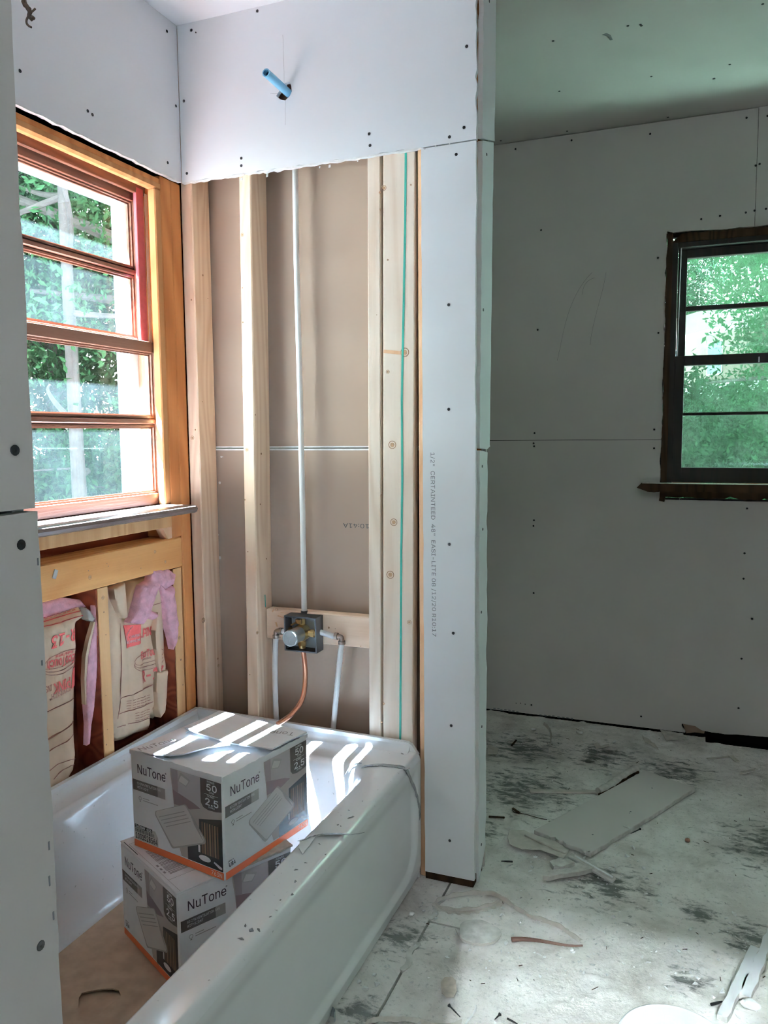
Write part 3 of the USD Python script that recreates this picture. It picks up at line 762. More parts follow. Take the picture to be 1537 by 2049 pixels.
s_lo = part(wb, 'drywall_sheet', extr(low, 'xz', YR, YR + DW), 'drywall_dim')
for q in [(930, 690), (525, 723), (236, 768), (368, 1186), (1427, 607), (1193, 1129), (1290, 1112), (1423, 1095), (1468, 1085), (1474, 853)]:
    screw(s_ul, at(940 + q[0] / 2.575, q[1] / 2.575, 1, YR), -Y)
for q in [(1494, 845), (1527, 1076), (1535, 597)]:
    screw(s_ur, at(940 + q[0] / 2.575, q[1] / 2.575, 1, YR), -Y)
for q in [(1316.7, 516), (1317.6, 666), (1309.3, 859.6), (1069.8, 866.7), (1076, 660)]:
    screw(s_ul, at(*q, 1, YR), -Y)
for q in [(1309, 897), (1068, 887), (1068.9, 893), (1068.6, 1041), (1067.7, 1052.3), (1068, 1186.7), (1283, 1433.5), (1063.6, 1410.6), (1478, 1417), (1495, 1017.5), (1361.3, 999), (1490, 1107), (1488, 1158), (1484, 1318), (1505, 1238)]:
    screw(s_lo, at(*q, 1, YR), -Y)
for q in [(1033, 1407), (1042, 1407), (1051, 1409)]:
    screw(s_lo, at(*q, 1, YR), -Y, .0022)
for pts in ([(1185, 545), (1163, 572), (1138, 625), (1122, 690), (1115, 722)], [(1213, 545), (1207, 575), (1190, 640), (1181, 690)], [(1165, 590), (1180, 560), (1190, 556)]):
    q = spline([at(x, y, 1, YR - .0003) for x, y in pts], 16)
    part(s_ul, 'scuff_mark', tube(q, .0007, 5), 'ink_grey')
part(wb, 'torn_board_face', patch(Polygon([(-0.032, 0.052), (0.005, 0.040), (0.022, 0.032), (0.058, 0.020), (0.055, 0.008), (0.02, 0.008), (-0.012, 0.0), (-0.020, 0.02)]), .006, lambda u, v: np.column_stack([u, YR + .004 + .003 * fbm(np.column_stack([u * 90, v * 90, u * 0]), 2), v]), (0, .003, 0)), 'kraft_back', 40)
part(wb, 'bottom_plate', cbox((-1.389, YR + DW + .004, -.019), (XRIGHT, YR + .09, .03)), 'dark_void')
part(wb, 'black_sheathing', extr(sbox(-1.55, -0.5, XRIGHT + .1, ZC + .06).difference(sbox(W20 - .002, .95, W21 + .01, 1.985)), 'xz', YR + .09, YR + .11), 'dark_void')
# scratches of old print where the board meets the floor
for k, (px, py) in enumerate([(983, 1419), (990, 1417), (998, 1418), (1004, 1420), (1012, 1420), (1020, 1421), (1028, 1422), (1036, 1424), (1082, 1430), (1092, 1431), (1100, 1432), (1108, 1432), (1118, 1434), (1128, 1435), (1136, 1436), (1145, 1437)]):
    c = at(px, py, 1, YR)
    part(s_lo, 'print_tick', cbox(c - [.006, .0004, .003 + .002 * (k % 3 == 0)], c + [.004, .0002, .001]), 'print_grey')

# ------------------------------------------------------------------ SETTING: dark window of the far room
w2 = setting('window_2')
FY0, FY1 = YR - .004, YR + .075
part(w2, 'rough_buck', extr(Polygon([*jag((W20 + .001, .985), (W20 + .003, 1.990), 30, .0012), (W20 + .003, 1.990), (W20 + .022, 1.984), *jag((W20 + .024, 1.950), (W20 + .024, .985), 30, .0008)]).buffer(0), 'xz', YR - .006, YR + .07), 'rough_brown')
part(w2, 'rough_head', extr(Polygon([(W20 + .02, 1.946), (W21, 1.946), *jag((W21, 1.972), (W20 + .02, 1.978), 24, .0012)]).buffer(0), 'xz', YR - .004, YR + .07), 'rough_brown')
part(w2, 'rough_buck', cbox((W21 - .024, YR - .004, .985), (W21, YR + .07, 1.95)), 'rough_brown')
part(w2, 'side_jamb', cbox((W20 + .024, YR, 1.0), (W20 + .044, YR + .07, 1.946)), 'black_frame')
part(w2, 'side_jamb', cbox((W21 - .044, YR, 1.0), (W21 - .024, YR + .07, 1.946)), 'black_frame')
part(w2, 'head_jamb', cbox((W20 + .044, YR, 1.926), (W21 - .044, YR + .07, 1.946)), 'black_frame')
part(w2, 'channel_strip', beam(at(1355, 718, 1, YR + .016), at(1364, 488, 1, YR + .016), .0035, .012, X, .0004), 'channel', False, 'thin grey metal strip')


def sash2(name, ya, yb, x0, x1, zb, zt, st, br, tr, mz, mh):
    ym = (ya + yb) / 2
    r = part(w2, name, cat(cbox((x0, ya, zb), (x0 + st, yb, zt)), cbox((x1 - st, ya, zb), (x1, yb, zt))), 'black_frame')
    part(r, 'bottom_rail', cbox((x0 + st, ya, zb), (x1 - st, yb, zb + br)), 'black_frame')
    part(r, 'top_rail', cbox((x0 + st, ya, zt - tr), (x1 - st, yb, zt)), 'black_frame')
    part(r, 'muntin', cbox((x0 + st, ya, mz - mh / 2), (x1 - st, yb - .01, mz + mh / 2)), 'black_frame')
    for za, zc in ((zb + br, mz - mh / 2), (mz + mh / 2, zt - tr)):
        part(r, 'pane', cbox((x0 + st - .002, ym + .003, za - .002), (x1 - st + .002, ym + .006, zc + .002), .0002), 'glass_right')
    return r


sash2('upper_sash', YR + .036, YR + .068, W20 + .046, W21 - .046, 1.478, 1.925, 0.032, 0.034, 0.034, 1.698, 0.018)
ls = sash2('lower_sash', YR + .004, YR + .033, W20 + .044, W21 - .044, 1.021, 1.514, 0.034, 0.058, 0.038, 1.288, 0.012)
part(ls, 'sash_lift', cbox(at(1519, 719, 1, YR - .002) - [.002, .003, .010], at(1519, 719, 1, YR) + [.002, .004, .010]), 'channel')
st_ = Polygon([*jag((W20 - .085, 1.000), (W20 - .07, 1.017), 3, .001), *jag((W20 - .07, 1.017), (W21 + .08, 1.017), 40, .0008), (W21 + .08, 1.0), *jag((W21 + .08, .988), (W20 - .07, .986), 40, .0016)])
part(w2, 'stool', extr(st_, 'xz', YR - .055, YR + .06), 'rough_brown')
part(w2, 'stool_top', cbox((W20 - .066, YR - .053, 1.0172), (W21 + .07, YR + .002, 1.0188), .0004), 'gypsum_dirty', False, 'dust on the sill')
part(w2, 'apron', extr(Polygon([(W20 + .0, .987), *jag((W20 + .0, .962), (W21, .962), 50, .003), (W21, .962), (W21, .987)]), 'xz', YR - .018, YR + .06), 'rough_brown')
part(w2, 'broken_stub', beam(at(1330, 978, 1, YR - .012), at(1324, 1003, 1, YR - .012), .022, .012, X), 'rough_brown')

# ------------------------------------------------------------------ SETTING: the room behind the camera
wr = setting('wall_right')
part(wr, 'drywall_sheet', cbox((XRIGHT, YFRONT, 0.004), (XRIGHT + DW, YR + .1, ZC)), 'drywall_dim')
part(wr, 'outer_board', cbox((XRIGHT + .05, YFRONT - .1, -0.5), (XRIGHT + .08, YR + .12, ZC + .06)), 'shell')
wf = setting('wall_front')
h3 = sbox(-0.015, 0.90, 0.74, 2.02)
part(wf, 'drywall_sheet', extr(sbox(-1.40, 0.004, XRIGHT, ZC).difference(h3), 'xz', YFRONT - DW, YFRONT), 'drywall_dim')
part(wf, 'outer_board', extr(sbox(-1.5, -0.5, XRIGHT + .08, ZC + .06).difference(h3), 'xz', YFRONT - .10, YFRONT - .07), 'shell')
w3 = setting('window_3')
part(w3, 'frame', extr(h3.difference(h3.buffer(-.02, join_style=2)), 'xz', YFRONT - .10, YFRONT), 'white_paint')
part(w3, 'stool', cbox((-0.05, YFRONT - .01, 0.875), (0.78, YFRONT + .04, 0.899)), 'white_paint')
# ------------------------------------------------------------------ BATHTUB
TY0, TY1, TZ = YN + .001, YP, 0.362
tb = thing('bathtub', 'white alcove bathtub with smooth apron and peeling protective film, cartons standing in it', 'bathtub', ((-1.389 + XA) / 2, (TY0 + TY1) / 2, 0))
NL = dict(n=12, side=14)


def rim(x0, x1, y0, y1, r, z): return rrect(x0, x1, y0, y1, r, z, 12, 14)


B0 = (-1.388, XA, TY0, TY1 - .001)
loops = [rim(B0[0], B0[1] - .0005, B0[2], B0[3], .004, .343), rim(B0[0], B0[1] - .003, B0[2], B0[3], .005, .354), rim(B0[0] + .001, B0[1] - .009, B0[2] + .001, B0[3] - .001, .008, .3605), rim(B0[0] + .004, B0[1] - .016, B0[2] + .003, B0[3] - .004, .01, .3625),
         rim(-1.352, -.757, .600, 1.862, .11, .3600), rim(-1.346, -.763, .610, 1.852, .11, .3575), rim(-1.341, -.768, .622, 1.842, .11, .350), rim(-1.337, -.772, .634, 1.832, .115, .335),
         rim(-1.322, -.783, .690, 1.790, .13, .23), rim(-1.306, -.792, .735, 1.745, .15, .140), rim(-1.297, -.798, .755, 1.722, .16, .100), rim(-1.283, -.810, .775, 1.700, .16, .082), rim(-1.255, -.838, .81, 1.665, .15, .074), rim(-1.15, -.94, .95, 1.5, .08, .071)]
sh = loft(loops)
if sh.face_normals[np.argmax(sh.triangles_center[:, 2])][2] < 0: sh.invert()
part(tb, 'basin', sh, 'tub', 35)
# apron: a shallow sunk panel with a raised border and a toe band
yy, zz = np.linspace(TY0, TY1 - .001, 150), np.linspace(0.004, .343, 60)
A, B = np.meshgrid(yy, zz)
inner = sbox(TY0 + .03, .043, TY1 - .030, .322).buffer(0)
def panel_depth(a, b):
    dy = np.maximum(np.abs(a - (TY0 + TY1) / 2) - ((TY1 - TY0) / 2 - .030 - .09), 0)
    dz = np.maximum(np.where(b < .2, .043 + .09 - b, -1), 0)
    d = np.hypot(dy, dz) - .09
    s = np.clip(-d / .016, 0, 1); s = s * s * (3 - 2 * s)
    t = np.clip((.335 - b) / .05, 0, 1); t = t * t * (3 - 2 * t)
    return s * t
xx = XA - .0005 - .010 * panel_depth(A, B) - .012 * np.clip((.043 - B) / .05, 0, 1)
v = np.stack([xx, A, B], -1).reshape(-1, 3); n_, m_ = A.shape
i, j = np.meshgrid(np.arange(n_ - 1), np.arange(m_ - 1), indexing='ij'); a = (i * m_ + j).ravel()
f = np.vstack([np.column_stack([a, a + 1, a + m_ + 1]), np.column_stack([a, a + m_ + 1, a + m_])])
part(tb, 'apron', trimesh.Trimesh(v, f, process=False), 'tub_apron', True)
part(tb, 'skirt_return', cbox((XA - .05, TY1 - .006, .004), (XA - .004, TY1 - .0005, .34)), 'tub_apron')
# upright tiling flange along the back and the far end
part(tb, 'tiling_flange', extr(Polygon([(-1.388, .355), (XA - .005, .355), (-.690, .366), (-.700, .380), (-.712, .386), (-.80, .388), (-1.30, .398), (-1.388, .400)]), 'xz', TY1 - .008, TY1 + .004), 'tub')
part(tb, 'tiling_flange', extr(Polygon([(TY0, .355), (TY1, .355), (TY1, .400), (TY0, .392)]), 'yz', -1.3995, -1.3865), 'tub')
cv = Polygon([(TY1 - .030, .361), (TY1 - .006, .361), (TY1 - .006, .386), (TY1 - .010, .372), (TY1 - .018, .365)])
part(tb, 'cove', extr(cv, 'yz', -1.386, -.706), 'tub', 40)
cv = Polygon([(-1.352, .361), (-1.388, .361), (-1.388, .392), (-1.384, .374), (-1.374, .365)])
part(tb, 'cove', extr(cv, 'xz', TY0, TY1 - .004), 'tub', 40)


def ribbon(pts, side, w, t=.0008, wav=.0):
    """a thin strip along pts, w wide towards side"""
    p = np.asarray(pts, float); n = len(p)
    s = np.broadcast_to(np.asarray(side, float), p.shape)
    s = s / np.linalg.norm(s, axis=1, keepdims=True)
    w = np.broadcast_to(np.asarray(w, float), (n,)) + wav * rng.normal(size=n)
    q = p + s * w[:, None]
    tg = np.gradient(p, axis=0); nn = np.cross(tg, s); nn /= np.linalg.norm(nn, axis=1, keepdims=True)
    lp = [np.vstack([p[k], q[k], q[k] + nn[k] * t, p[k] + nn[k] * t]) for k in range(n)]
    v = np.vstack(lp); f = []
    for k in range(n - 1):
        for j in range(4):
            a_, b_ = k * 4 + j, k * 4 + (j + 1) % 4
            f += [[a_, b_, b_ + 4], [a_, b_ + 4, a_ + 4]]
    f += [[0, 2, 1], [0, 3, 2], [(n - 1) * 4, (n - 1) * 4 + 1, (n - 1) * 4 + 2], [(n - 1) * 4, (n - 1) * 4 + 2, (n - 1) * 4 + 3]]
    return fixed(trimesh.Trimesh(v, f, process=False))


# torn edge of the film: across the deck, over the front edge and down the apron
zr = TZ + .001
deck = [at(x, y, 2, zr) for x, y in [(731, 1531), (748, 1529), (770, 1528), (792, 1530), (808, 1533), (820, 1537)]]
pts = spline(deck, 16)
part(tb, 'film_edge', ribbon(pts + rng.normal(0, .0006, pts.shape), (-.15, -1, .05), .016, .0012, .002), 'film')
dn_ = [np.array([XA + .001, y, z]) for y, z in [(1.868, .356), (1.880, .340), (1.905, .31), (1.935, .27), (1.958, .225), (1.968, .18)]]
pts = spline([np.array([XA - .006, 1.864, .3635])] + dn_, 22)
part(tb, 'film_edge', ribbon(pts + rng.normal(0, .0005, pts.shape), (0, -.9, -.35), .010, .001, .0015), 'film')
ins = spline([np.array(q) for q in [(-.79, 1.842, .364), (-.815, 1.835, .356), (-.825, 1.80, .33), (-.812, 1.74, .28), (-.802, 1.67, .235), (-.800, 1.61, .2)]], 22)
part(tb, 'film_edge', ribbon(ins + [-.003, -.003, .004], (.3, -1, .1), .010, .0006, .002), 'film')
tear = [at(x, y, 2, zr + .0015) for x, y in [(604, 1681), (618, 1678), (628, 1673), (645, 1668), (662, 1667), (690, 1668), (708, 1669), (722, 1667), (730, 1665)]]
tear = np.array([tear[0] * 0 + t for t in tear])
part(tb, 'film_edge', ribbon(spline(tear, 24) + rng.normal(0, .0004, (24, 3)), (-.25, -1, .35), np.concatenate([np.linspace(.014, .017, 14), np.linspace(.016, .003, 10)]), .0012, .001), 'film')
curl = [at(x, y, 2, zr + .002) for x, y in [(604, 1683), (612, 1694), (618, 1704)]]
part(tb, 'film_edge', patch(Polygon([tuple(at(x, y, 2, zr)[:2]) for x, y in [(600, 1684), (634, 1674), (622, 1690), (606, 1712), (598, 1700)]]), .006, lambda u, v: np.column_stack([u, v, TZ + .002 + .004 * fbm(np.column_stack([u * 70, v * 70, u * 0]), 2)]), (0, 0, .0006)), 'lid', 40)
for px, py, r in [(700, 1637, .004), (706, 1635, .002), (676, 1650, .002), (682, 1653, .0015), (621, 1687, .0015), (638, 1688, .0015), (590, 1763, .003), (592, 1740, .002), (612, 1726, .002), (651, 1709, .0015), (725, 1603, .0015), (698, 1621, .0015), (489, 1853, .003), (503, 1862, .0025), (518, 1860, .0025), (485, 1876, .0035), (560, 1800, .002), (540, 1835, .0018), (585, 1790, .002), (640, 1690, .0012), (805, 1508, .003), (650, 1476, .003)]:
    c = at(px, py, 2, TZ + .0005)
    part(tb, 'crumb', trimesh.convex.convex_hull(c + rng.normal(0, 1, (9, 3)) * [r, r, r * .4]), 'print_grey')

# board lining the tub floor with a cut-out
cut = [tuple(at(x, y, 2, .087)[:2]) for x, y in [(158, 1998), (164, 1988), (180, 1984), (205, 1980), (225, 1979), (238, 1983), (242, 1992), (240, 2000), (228, 2006), (214, 2016), (200, 2030), (188, 2038), (170, 2040), (158, 2034), (157, 2015)]]
hole_l = Polygon(cut).buffer(.004).buffer(-.004)
outer = Polygon([tuple(q[:2]) for q in rim(-1.279, -.815, .785, 1.690, .15, 0)])
liner = outer.difference(hole_l)
solo('tub_liner', 'brown kraft board lining the tub floor with an irregular cut-out hole', 'cardboard',
     patch(liner, .022, lambda u, v: np.column_stack([u, v, .0885 + .0 * u]), (0, 0, -.003)), 'kraft', 30)
solo('liner_underlay', 'brown paper layer seen through the cut-out hole of the tub liner', 'paper', extr(hole_l.buffer(.03), 'xy', .0765, .0785), 'kraft')

# ------------------------------------------------------------------ CARTONS
CW, CH = 0.277, 0.221


def carton(label, base, ang, code, top):
    base = np.asarray(base, float)
    t = thing('carton', label, 'box', base, 'ventilation fan cartons stacked in the tub')
    c, s = math.cos(ang), math.sin(ang)
    ux, uy = np.array([c, s, 0]), np.array([-s, c, 0])
    h = CW / 2
    body = cbox((-h, -h, 0), (h, h, CH - .0035), .003)
    body = place(body, base, ux, uy, Z)
    part(t, 'body', body, 'carton')
    for k, (u, o) in enumerate(((ux, base - ux * h - uy * h), (uy, base + ux * h - uy * h), (-ux, base + ux * h + uy * h), (-uy, base - ux * h + uy * h))):
        if k > 1: face_art(t, o, u, np.cross(u, Z), False, True)
        else: face_art(t, o, u, np.cross(u, Z), code and k == 0, (k == 1) == bool(code) or not code)
    top(t, base, ux, uy)
    return t


def face_art(t, O, U, N, code, usa):
    """the printed side of a carton: O lower left corner, U to the right, N outwards; u and v run 0 to 1"""
    W, H = CW, CH - .0035

    def flat(name, pts, mat, layer, rad=0.0):
        poly = Polygon([(a * W, b * H) for a, b in pts])
        if rad: poly = poly.buffer(-rad).buffer(rad)
        m = extr(poly, 'xy', 0.00002 + .00012 * layer, .00012 + .00012 * layer)
        return part(t, name, place(m, O, U, Z, N), mat)

    def words(name, s, u, v, hgt, mat, layer=4, width=None, bold=False):
        m = lettering(s, hgt, O + U * u * W + Z * v * H + N * (.00012 * layer), U, Z, N, .00012, width, bold)
        return part(t, name, m, mat)

    flat('orange_band', [(.012, .006), (.99, .006), (.99, .078), (.012, .078)], 'orange', 0)
    # room picture
    arc = [(.455 + .03 * math.sin(a), .90 - .36 * a / 1.4) for a in np.linspace(0, 1.4, 8)]
    flat('printed_picture', [*arc, (.50, .30), (.55, .09), (.985, .09), (.985, .955), (.455, .955)], 'beige', 0)
    flat('printed_picture', [(.462, .955), (.77, .955), (.77, .64), (.70, .675), (.478, .745)], 'mauve_light', 1)
    flat('printed_picture', [(.462, .955), (.535, .955), (.535, .73), (.478, .745)], 'mauve', 2)
    flat('printed_picture', [(.478, .745), (.70, .675), (.77, .64), (.66, .60), (.485, .60)], 'mauve_dark', 2)
    flat('printed_fan', [(.530, .851), (.570, .943), (.674, .892), (.626, .812)], 'grille_shade', 3, .002)
    flat('printed_fan', [(.545, .850), (.575, .915), (.655, .878), (.622, .826)], 'grille', 4, .002)
    # dark curtain corner and basins
    flat('printed_curtain', [(.75, .535), (.985, .60), (.985, .085), (.62, .085), (.62, .24), (.75, .27)], 'ink_black', 1)
    for k in range(7):
        u0 = .775 + .026 * k
        flat('printed_curtain', [(u0, .515), (u0 + .014, .52), (u0 + .016, .20), (u0 - .002, .20)], 'curtain_light' if k % 2 else 'curtain', 2)
    flat('printed_basin', [(.80 + .062 * math.cos(a), .155 + .030 * math.sin(a)) for a in np.linspace(0, 6.0, 16)], 'white_ink', 3)
    flat('printed_basin', [(.90, .16), (.975, .125), (.975, .105), (.95, .105), (.89, .145)], 'white_ink', 3)
    flat('printed_bottle', [(.735, .27), (.755, .27), (.755, .20), (.735, .20)], 'white_ink', 3)
    # brown column with the figures
    flat('brown_panel', [(.775, .955), (.988, .955), (.988, .675), (.93, .66), (.85, .655), (.80, .67), (.777, .71)], 'strip_brown', 3)
    words('lettering', 'POWER', .845, .925, .0046, 'white_ink', 5, .021)
    words('lettering', '50', .832, .850, .0140, 'white_ink', 5, .029, True)
    words('lettering', 'CFM', .865, .824, .004, 'white_ink', 5, .013)
    flat('rule', [(.815, .812), (.955, .812), (.955, .808), (.815, .808)], 'white_ink', 5)
    words('lettering', 'SONES', .845, .785, .0042, 'white_ink', 5, .020)
    words('lettering', '2.5', .815, .705, .0145, 'white_ink', 5, .037, True)
    words('lettering', 'SONES', .852, .680, .0036, 'white_ink', 5, .018)
    # big grille
    q = dict(a=(.25, .445), b=(.615, .64), c=(.835, .318), d=(.45, .127))
    flat('printed_grille', [q['a'], q['b'], q['c'], q['d']], 'grille_shade', 4, .008)
    flat('printed_grille', [(.262, .447), (.605, .628), (.815, .325), (.462, .150)], 'grille', 5, .008)
    for k in range(4):
        t0 = .03 + .028 * k
        a_ = (.285 + t0 * .9, .440 - t0 * .9); b_ = (.575 + t0 * .75, .593 - t0 * .95)
        flat('printed_louvre', [a_, b_, (b_[0] + .002, b_[1] - .008), (a_[0] + .002, a_[1] - .008)], 'grille_shade', 6)
        c_ = (.655 + .012 * k, .555 - .028 * k); d_ = (.745 + .012 * k, .420 - .028 * k)
        flat('printed_louvre', [c_, (c_[0] + .008, c_[1]), (d_[0] + .008, d_[1]), d_], 'grille_shade', 6)
    # maker's name, band, bulb
    words('lettering', 'NuTone', .075, .795, .0205, 'ink_plum', 1, .088)
    words('registered_mark', '®', .395, .865, .005, 'ink_plum', 1)
    flat('brown_band', [(.022, .72), (.25, .72), (.25, .61), (.022, .61)], 'band_brown', 0)
    for k in range(5):
        flat('brown_band', [(.25 + .028 * k, .72), (.278 + .028 * k, .72), (.278 + .028 * k, .61), (.25 + .028 * k, .61)], 'band_brown' if k < 2 else 'band_fade', 0)
    words('lettering', '50 CFM VENTILATION FAN', .07, .675, .0056, 'white_ink', 2, .074)
    words('lettering', 'WITH LIGHT', .07, .635, .0056, 'white_ink', 2, .036)
    bulb = Point(.10 * W, .535 * H).buffer(.0045).difference(Point(.10 * W, .535 * H).buffer(.0036)).union(sbox(.10 * W - .002, .50 * H, .10 * W + .002, .51 * H))
    part(t, 'bulb_symbol', place(extr(bulb, 'xy', .0001, .0003), O, U, Z, N), 'ink_grey')
    for vv, w in ((.548, .035), (.525, .085)):
        flat('small_print', [(.135, vv), (.135 + w / W * .55, vv), (.135 + w / W * .55, vv - .006), (.135, vv - .006)], 'ink_grey', 1)
    words('model_number', '763N', .86, .022, .0095, 'white_ink', 2, .030)
    if usa:
        words('lettering', 'MADE IN', .045, .165, .0028, 'ink_black', 1, .014)
        words('lettering', 'USA', .045, .115, .0085, 'ink_black', 1, .019, True)
    if code:
        flat('sticker', [(.022, .082), (.29, .082), (.29, .175), (.26, .235), (.022, .235)], 'sticker', 1)
        for k, (s, w) in enumerate((('26', .011), ('BW', .018), ('036', .017))):
            u0 = (.025, .080, .155)[k]
            flat('sticker_tag', [(u0, .245), (u0 + w / W * 1.15, .245), (u0 + w / W * 1.15, .205), (u0, .205)], 'ink_black', 2)
            words('lettering', s, u0 + .007, .211, .0062, 'white_ink', 4, w * .85, True)
        x = .03
        r2 = np.random.default_rng(3)
        while x < .245:
            w = float(r2.choice([.0025, .004, .006])); flat('barcode_bar', [(x, .200), (x + w, .200), (x + w, .165), (x, .165)], 'ink_black', 2); x += w + float(r2.choice([.003, .004, .006]))
        words('lettering', '1001528564', .026, .098, .0125, 'ink_black', 3, .070, True)


LB = np.array([-1.005, 1.438, 0.0892])
UB = np.array([-0.986, 1.4815, LB[2] + CH + .0006])


def lift_flap(pts, z0, fn, th=.0028):
    poly = Polygon(pts)
    return patch(poly, .012, lambda u, v: np.column_stack([u, v, z0 + fn(u, v)]), (0, 0, -th))


def top_upper(t, base, ux, uy):
    zt = base[2] + CH - .0035

    def P(*px): return [tuple(at(x, y, 2, zt + .008)[:2]) for x, y in px]
    h = CW / 2
    co = [tuple((base + ux * a * h + uy * b * h)[:2]) for a, b in ((-1, -1), (1, -1), (1, 1), (-1, 1))]
    part(t, 'flap', lift_flap([co[0], co[1], co[2], *P((548, 1506), (461, 1502), (330, 1517))], zt + .0032, lambda u, v: 0 * u), 'carton', 30)
    ctr = (base + uy * .02)[:2]
    # back right flap, its cut edge standing a little proud
    B = [*P((545, 1506)), co[2], co[3], *P((371, 1463), (395, 1474), (425, 1483), (455, 1493), (500, 1501))]
    Bp = Polygon(B).buffer(0)
    e = LineString(P((371, 1463), (395, 1474), (425, 1483), (455, 1493), (500, 1501), (545, 1506)))
    def liftB(u, v):
        d = np.array([e.distance(Point(a, b)) for a, b in zip(u, v)])
        return .004 + .010 * np.clip(1 - d / .16, 0, 1)
    part(t, 'flap', lift_flap(list(Bp.exterior.coords)[:-1], zt + .0032, liftB), 'carton', 30)
    Al = [co[3], co[0], *P((300, 1509), (340, 1516), (368, 1513), (415, 1500), (461, 1494), (425, 1483), (395, 1474), (371, 1463))]
    Ap = Polygon(Al).buffer(0)
    e2 = LineString(P((340, 1516), (368, 1513), (415, 1500), (461, 1494)))
    def liftA(u, v):
        d = np.array([e2.distance(Point(a, b)) for a, b in zip(u, v)])
        return .001 + .009 * np.clip(1 - d / .10, 0, 1)
    part(t, 'flap', lift_flap(list(getattr(Ap, 'geoms', [Ap])[0].exterior.coords)[:-1], zt + .0036, liftA), 'carton', 30)
    zl = zt + .0125
    o = at(281, 1503, 2, zl) ; d = at(338, 1486, 2, zl) - o; d[2] = 0; d /= np.linalg.norm(d)
    part(t, 'lettering', lettering('NuTone', .019, o, d, np.cross(Z, d), Z, .0003, .085), 'ink_grey')
    zl = zt + .0145
    o = at(592, 1466, 2, zl); d = at(545, 1462, 2, zl) - o; d[2] = 0; d /= np.linalg.norm(d)
    part(t, 'lettering', lettering('Tone', .019, o, d, np.cross(Z, d), Z, .0003, .058), 'ink_grey')
    # crushed top fold along the front edges
    for a0, a1, nrm in ((co[0], co[1], -uy), (co[1], co[2], ux)):
        p0, p1 = np.array([*a0, zt - .004]), np.array([*a1, zt - .004])
        pts = p0 + (p1 - p0) * np.linspace(0, 1, 26)[:, None] + nrm * .0006
        part(t, 'crushed_fold', ribbon(pts, Z, .0085, .0012, .0009), 'carton')


def top_lower(t, base, ux, uy):
    zt = base[2] + CH - .0033
    h = CW / 2
    part(t, 'flap', place(cbox((-h, -h, 0), (h, -.002, .003)), [*base[:2], zt - .0002], ux, uy, Z), 'carton')
    part(t, 'flap', place(cbox((-h, .002, 0), (h, h, .003)), [*base[:2], zt - .0002], ux, uy, Z), 'carton')
    O = np.array([*base[:2], zt + .0028]) - ux * h - uy * h
    def bx(u0, u1, v0, v1, mat, name, k=1): part(t, name, place(extr(sbox(u0 * CW, v0 * CW, u1 * CW, v1 * CW), 'xy', 0.00002, .00012 * k), O, ux, uy, Z), mat)
    bx(.10, .995, .03, .032, 'ink_grey', 'label_rule'); bx(.10, .102, .03, .60, 'ink_grey', 'label_rule'); bx(.80, .803, .03, .45, 'ink_grey', 'label_rule')
    bx(.04, .30, .012, .018, 'ink_black', 'label_rule', 2)
    r3 = np.random.default_rng(11); x = .30
    while x < .74:
        w = float(r3.choice([.003, .005, .009])); bx(x, x + w, .08, .32, 'ink_grey', 'barcode_bar', 2); x += w + float(r3.choice([.005, .007, .011]))
    bx(.22, .28, .14, .17, 'ink_black', 'label_mark', 2); bx(.22, .27, .20, .215, 'ink_black', 'label_mark', 2)
    for k in range(3): bx(.55 + .06 * k, .58 + .06 * k, .05, .065, 'ink_grey', 'label_mark', 2)
    # torn, creased far corner of the lid
    c = base + ux * h * .72 + uy * h * .86
    part(t, 'crushed_corner', patch(Polygon([tuple((base + ux * a * h + uy * b * h)[:2]) for a, b in ((.70, -.4), (1.04, -.35), (1.07, .5), (1.03, 1.0), (.6, 1.02), (.55, .4))]), .012,
         lambda u, v: np.column_stack([u, v, zt + .004 + .006 * fbm(np.column_stack([u * 40, v * 40, u * 0]), 3)]), (0, 0, -.004)), 'carton_edge', 40)


carton('lower fan carton half hidden by the tub rim, turned under the other carton', LB, -0.478, False, top_lower)
carton('upper fan carton with creased open top flaps and a barcode sticker', UB, -0.193, True, top_upper)

# ------------------------------------------------------------------ SHOWER PLUMBING
vy = 1.985
sv = thing('shower_valve', 'brass shower valve in a black mounting box with white supplies and copper spout pipe', 'plumbing', (-1.04, vy, 0.38))
bx0, bx1, bz0, bz1 = -1.0895, -0.9875, 0.604, 0.706
fr = sbox(bx0, bz0, bx1, bz1)
part(sv, 'mounting_box', extr(fr.difference(fr.buffer(-.004, join_style=2)), 'xz', 1.976, 2.020), 'black_plastic')
part(sv, 'back_plate', extr(fr.buffer(-.0045, join_style=2), 'xz', 2.014, 2.0195), 'grey_plastic')
for a_, b_ in ((bx0 + .012, bz0 + .012), (bx1 - .012, bz0 + .012), (bx0 + .012, bz1 - .012), (bx1 - .012, bz1 - .012)):
    part(sv, 'plate_screw', lathe([(0, 0), (.003, 0), (.003, .002), (0, .0025)], (a_, 2.014, b_), -Y, 10), 'screw')
vc = np.array([-1.045, 2.0, .655])
part(sv, 'valve_body', cat(lathe([(0, -.018), (.020, -.018), (.024, -.01), (.024, .012), (.0205, .018), (.0205, .03), (0, .03)], vc, -Y, 26),
     tube([vc + [-.042, 0, 0], vc + [.050, 0, 0]], .0105, 14), tube([vc + [0, 0, -.046], vc + [0, 0, .050]], .0100, 14),
     lathe([(0, 0), (.0125, 0), (.0125, .012), (0, .012)], vc + [.030, 0, 0], X, 6), lathe([(0, 0), (.0125, 0), (.0125, .012), (0, .012)], vc + [-.030, 0, 0], -X, 6),
     lathe([(0, 0), (.0125, 0), (.0125, .012), (0, .012)], vc + [0, 0, -.026], -Z, 6), lathe([(0, 0), (.012, 0), (.012, .014), (0, .014)], vc + [0, 0, .026], Z, 6)), 'brass', 35)
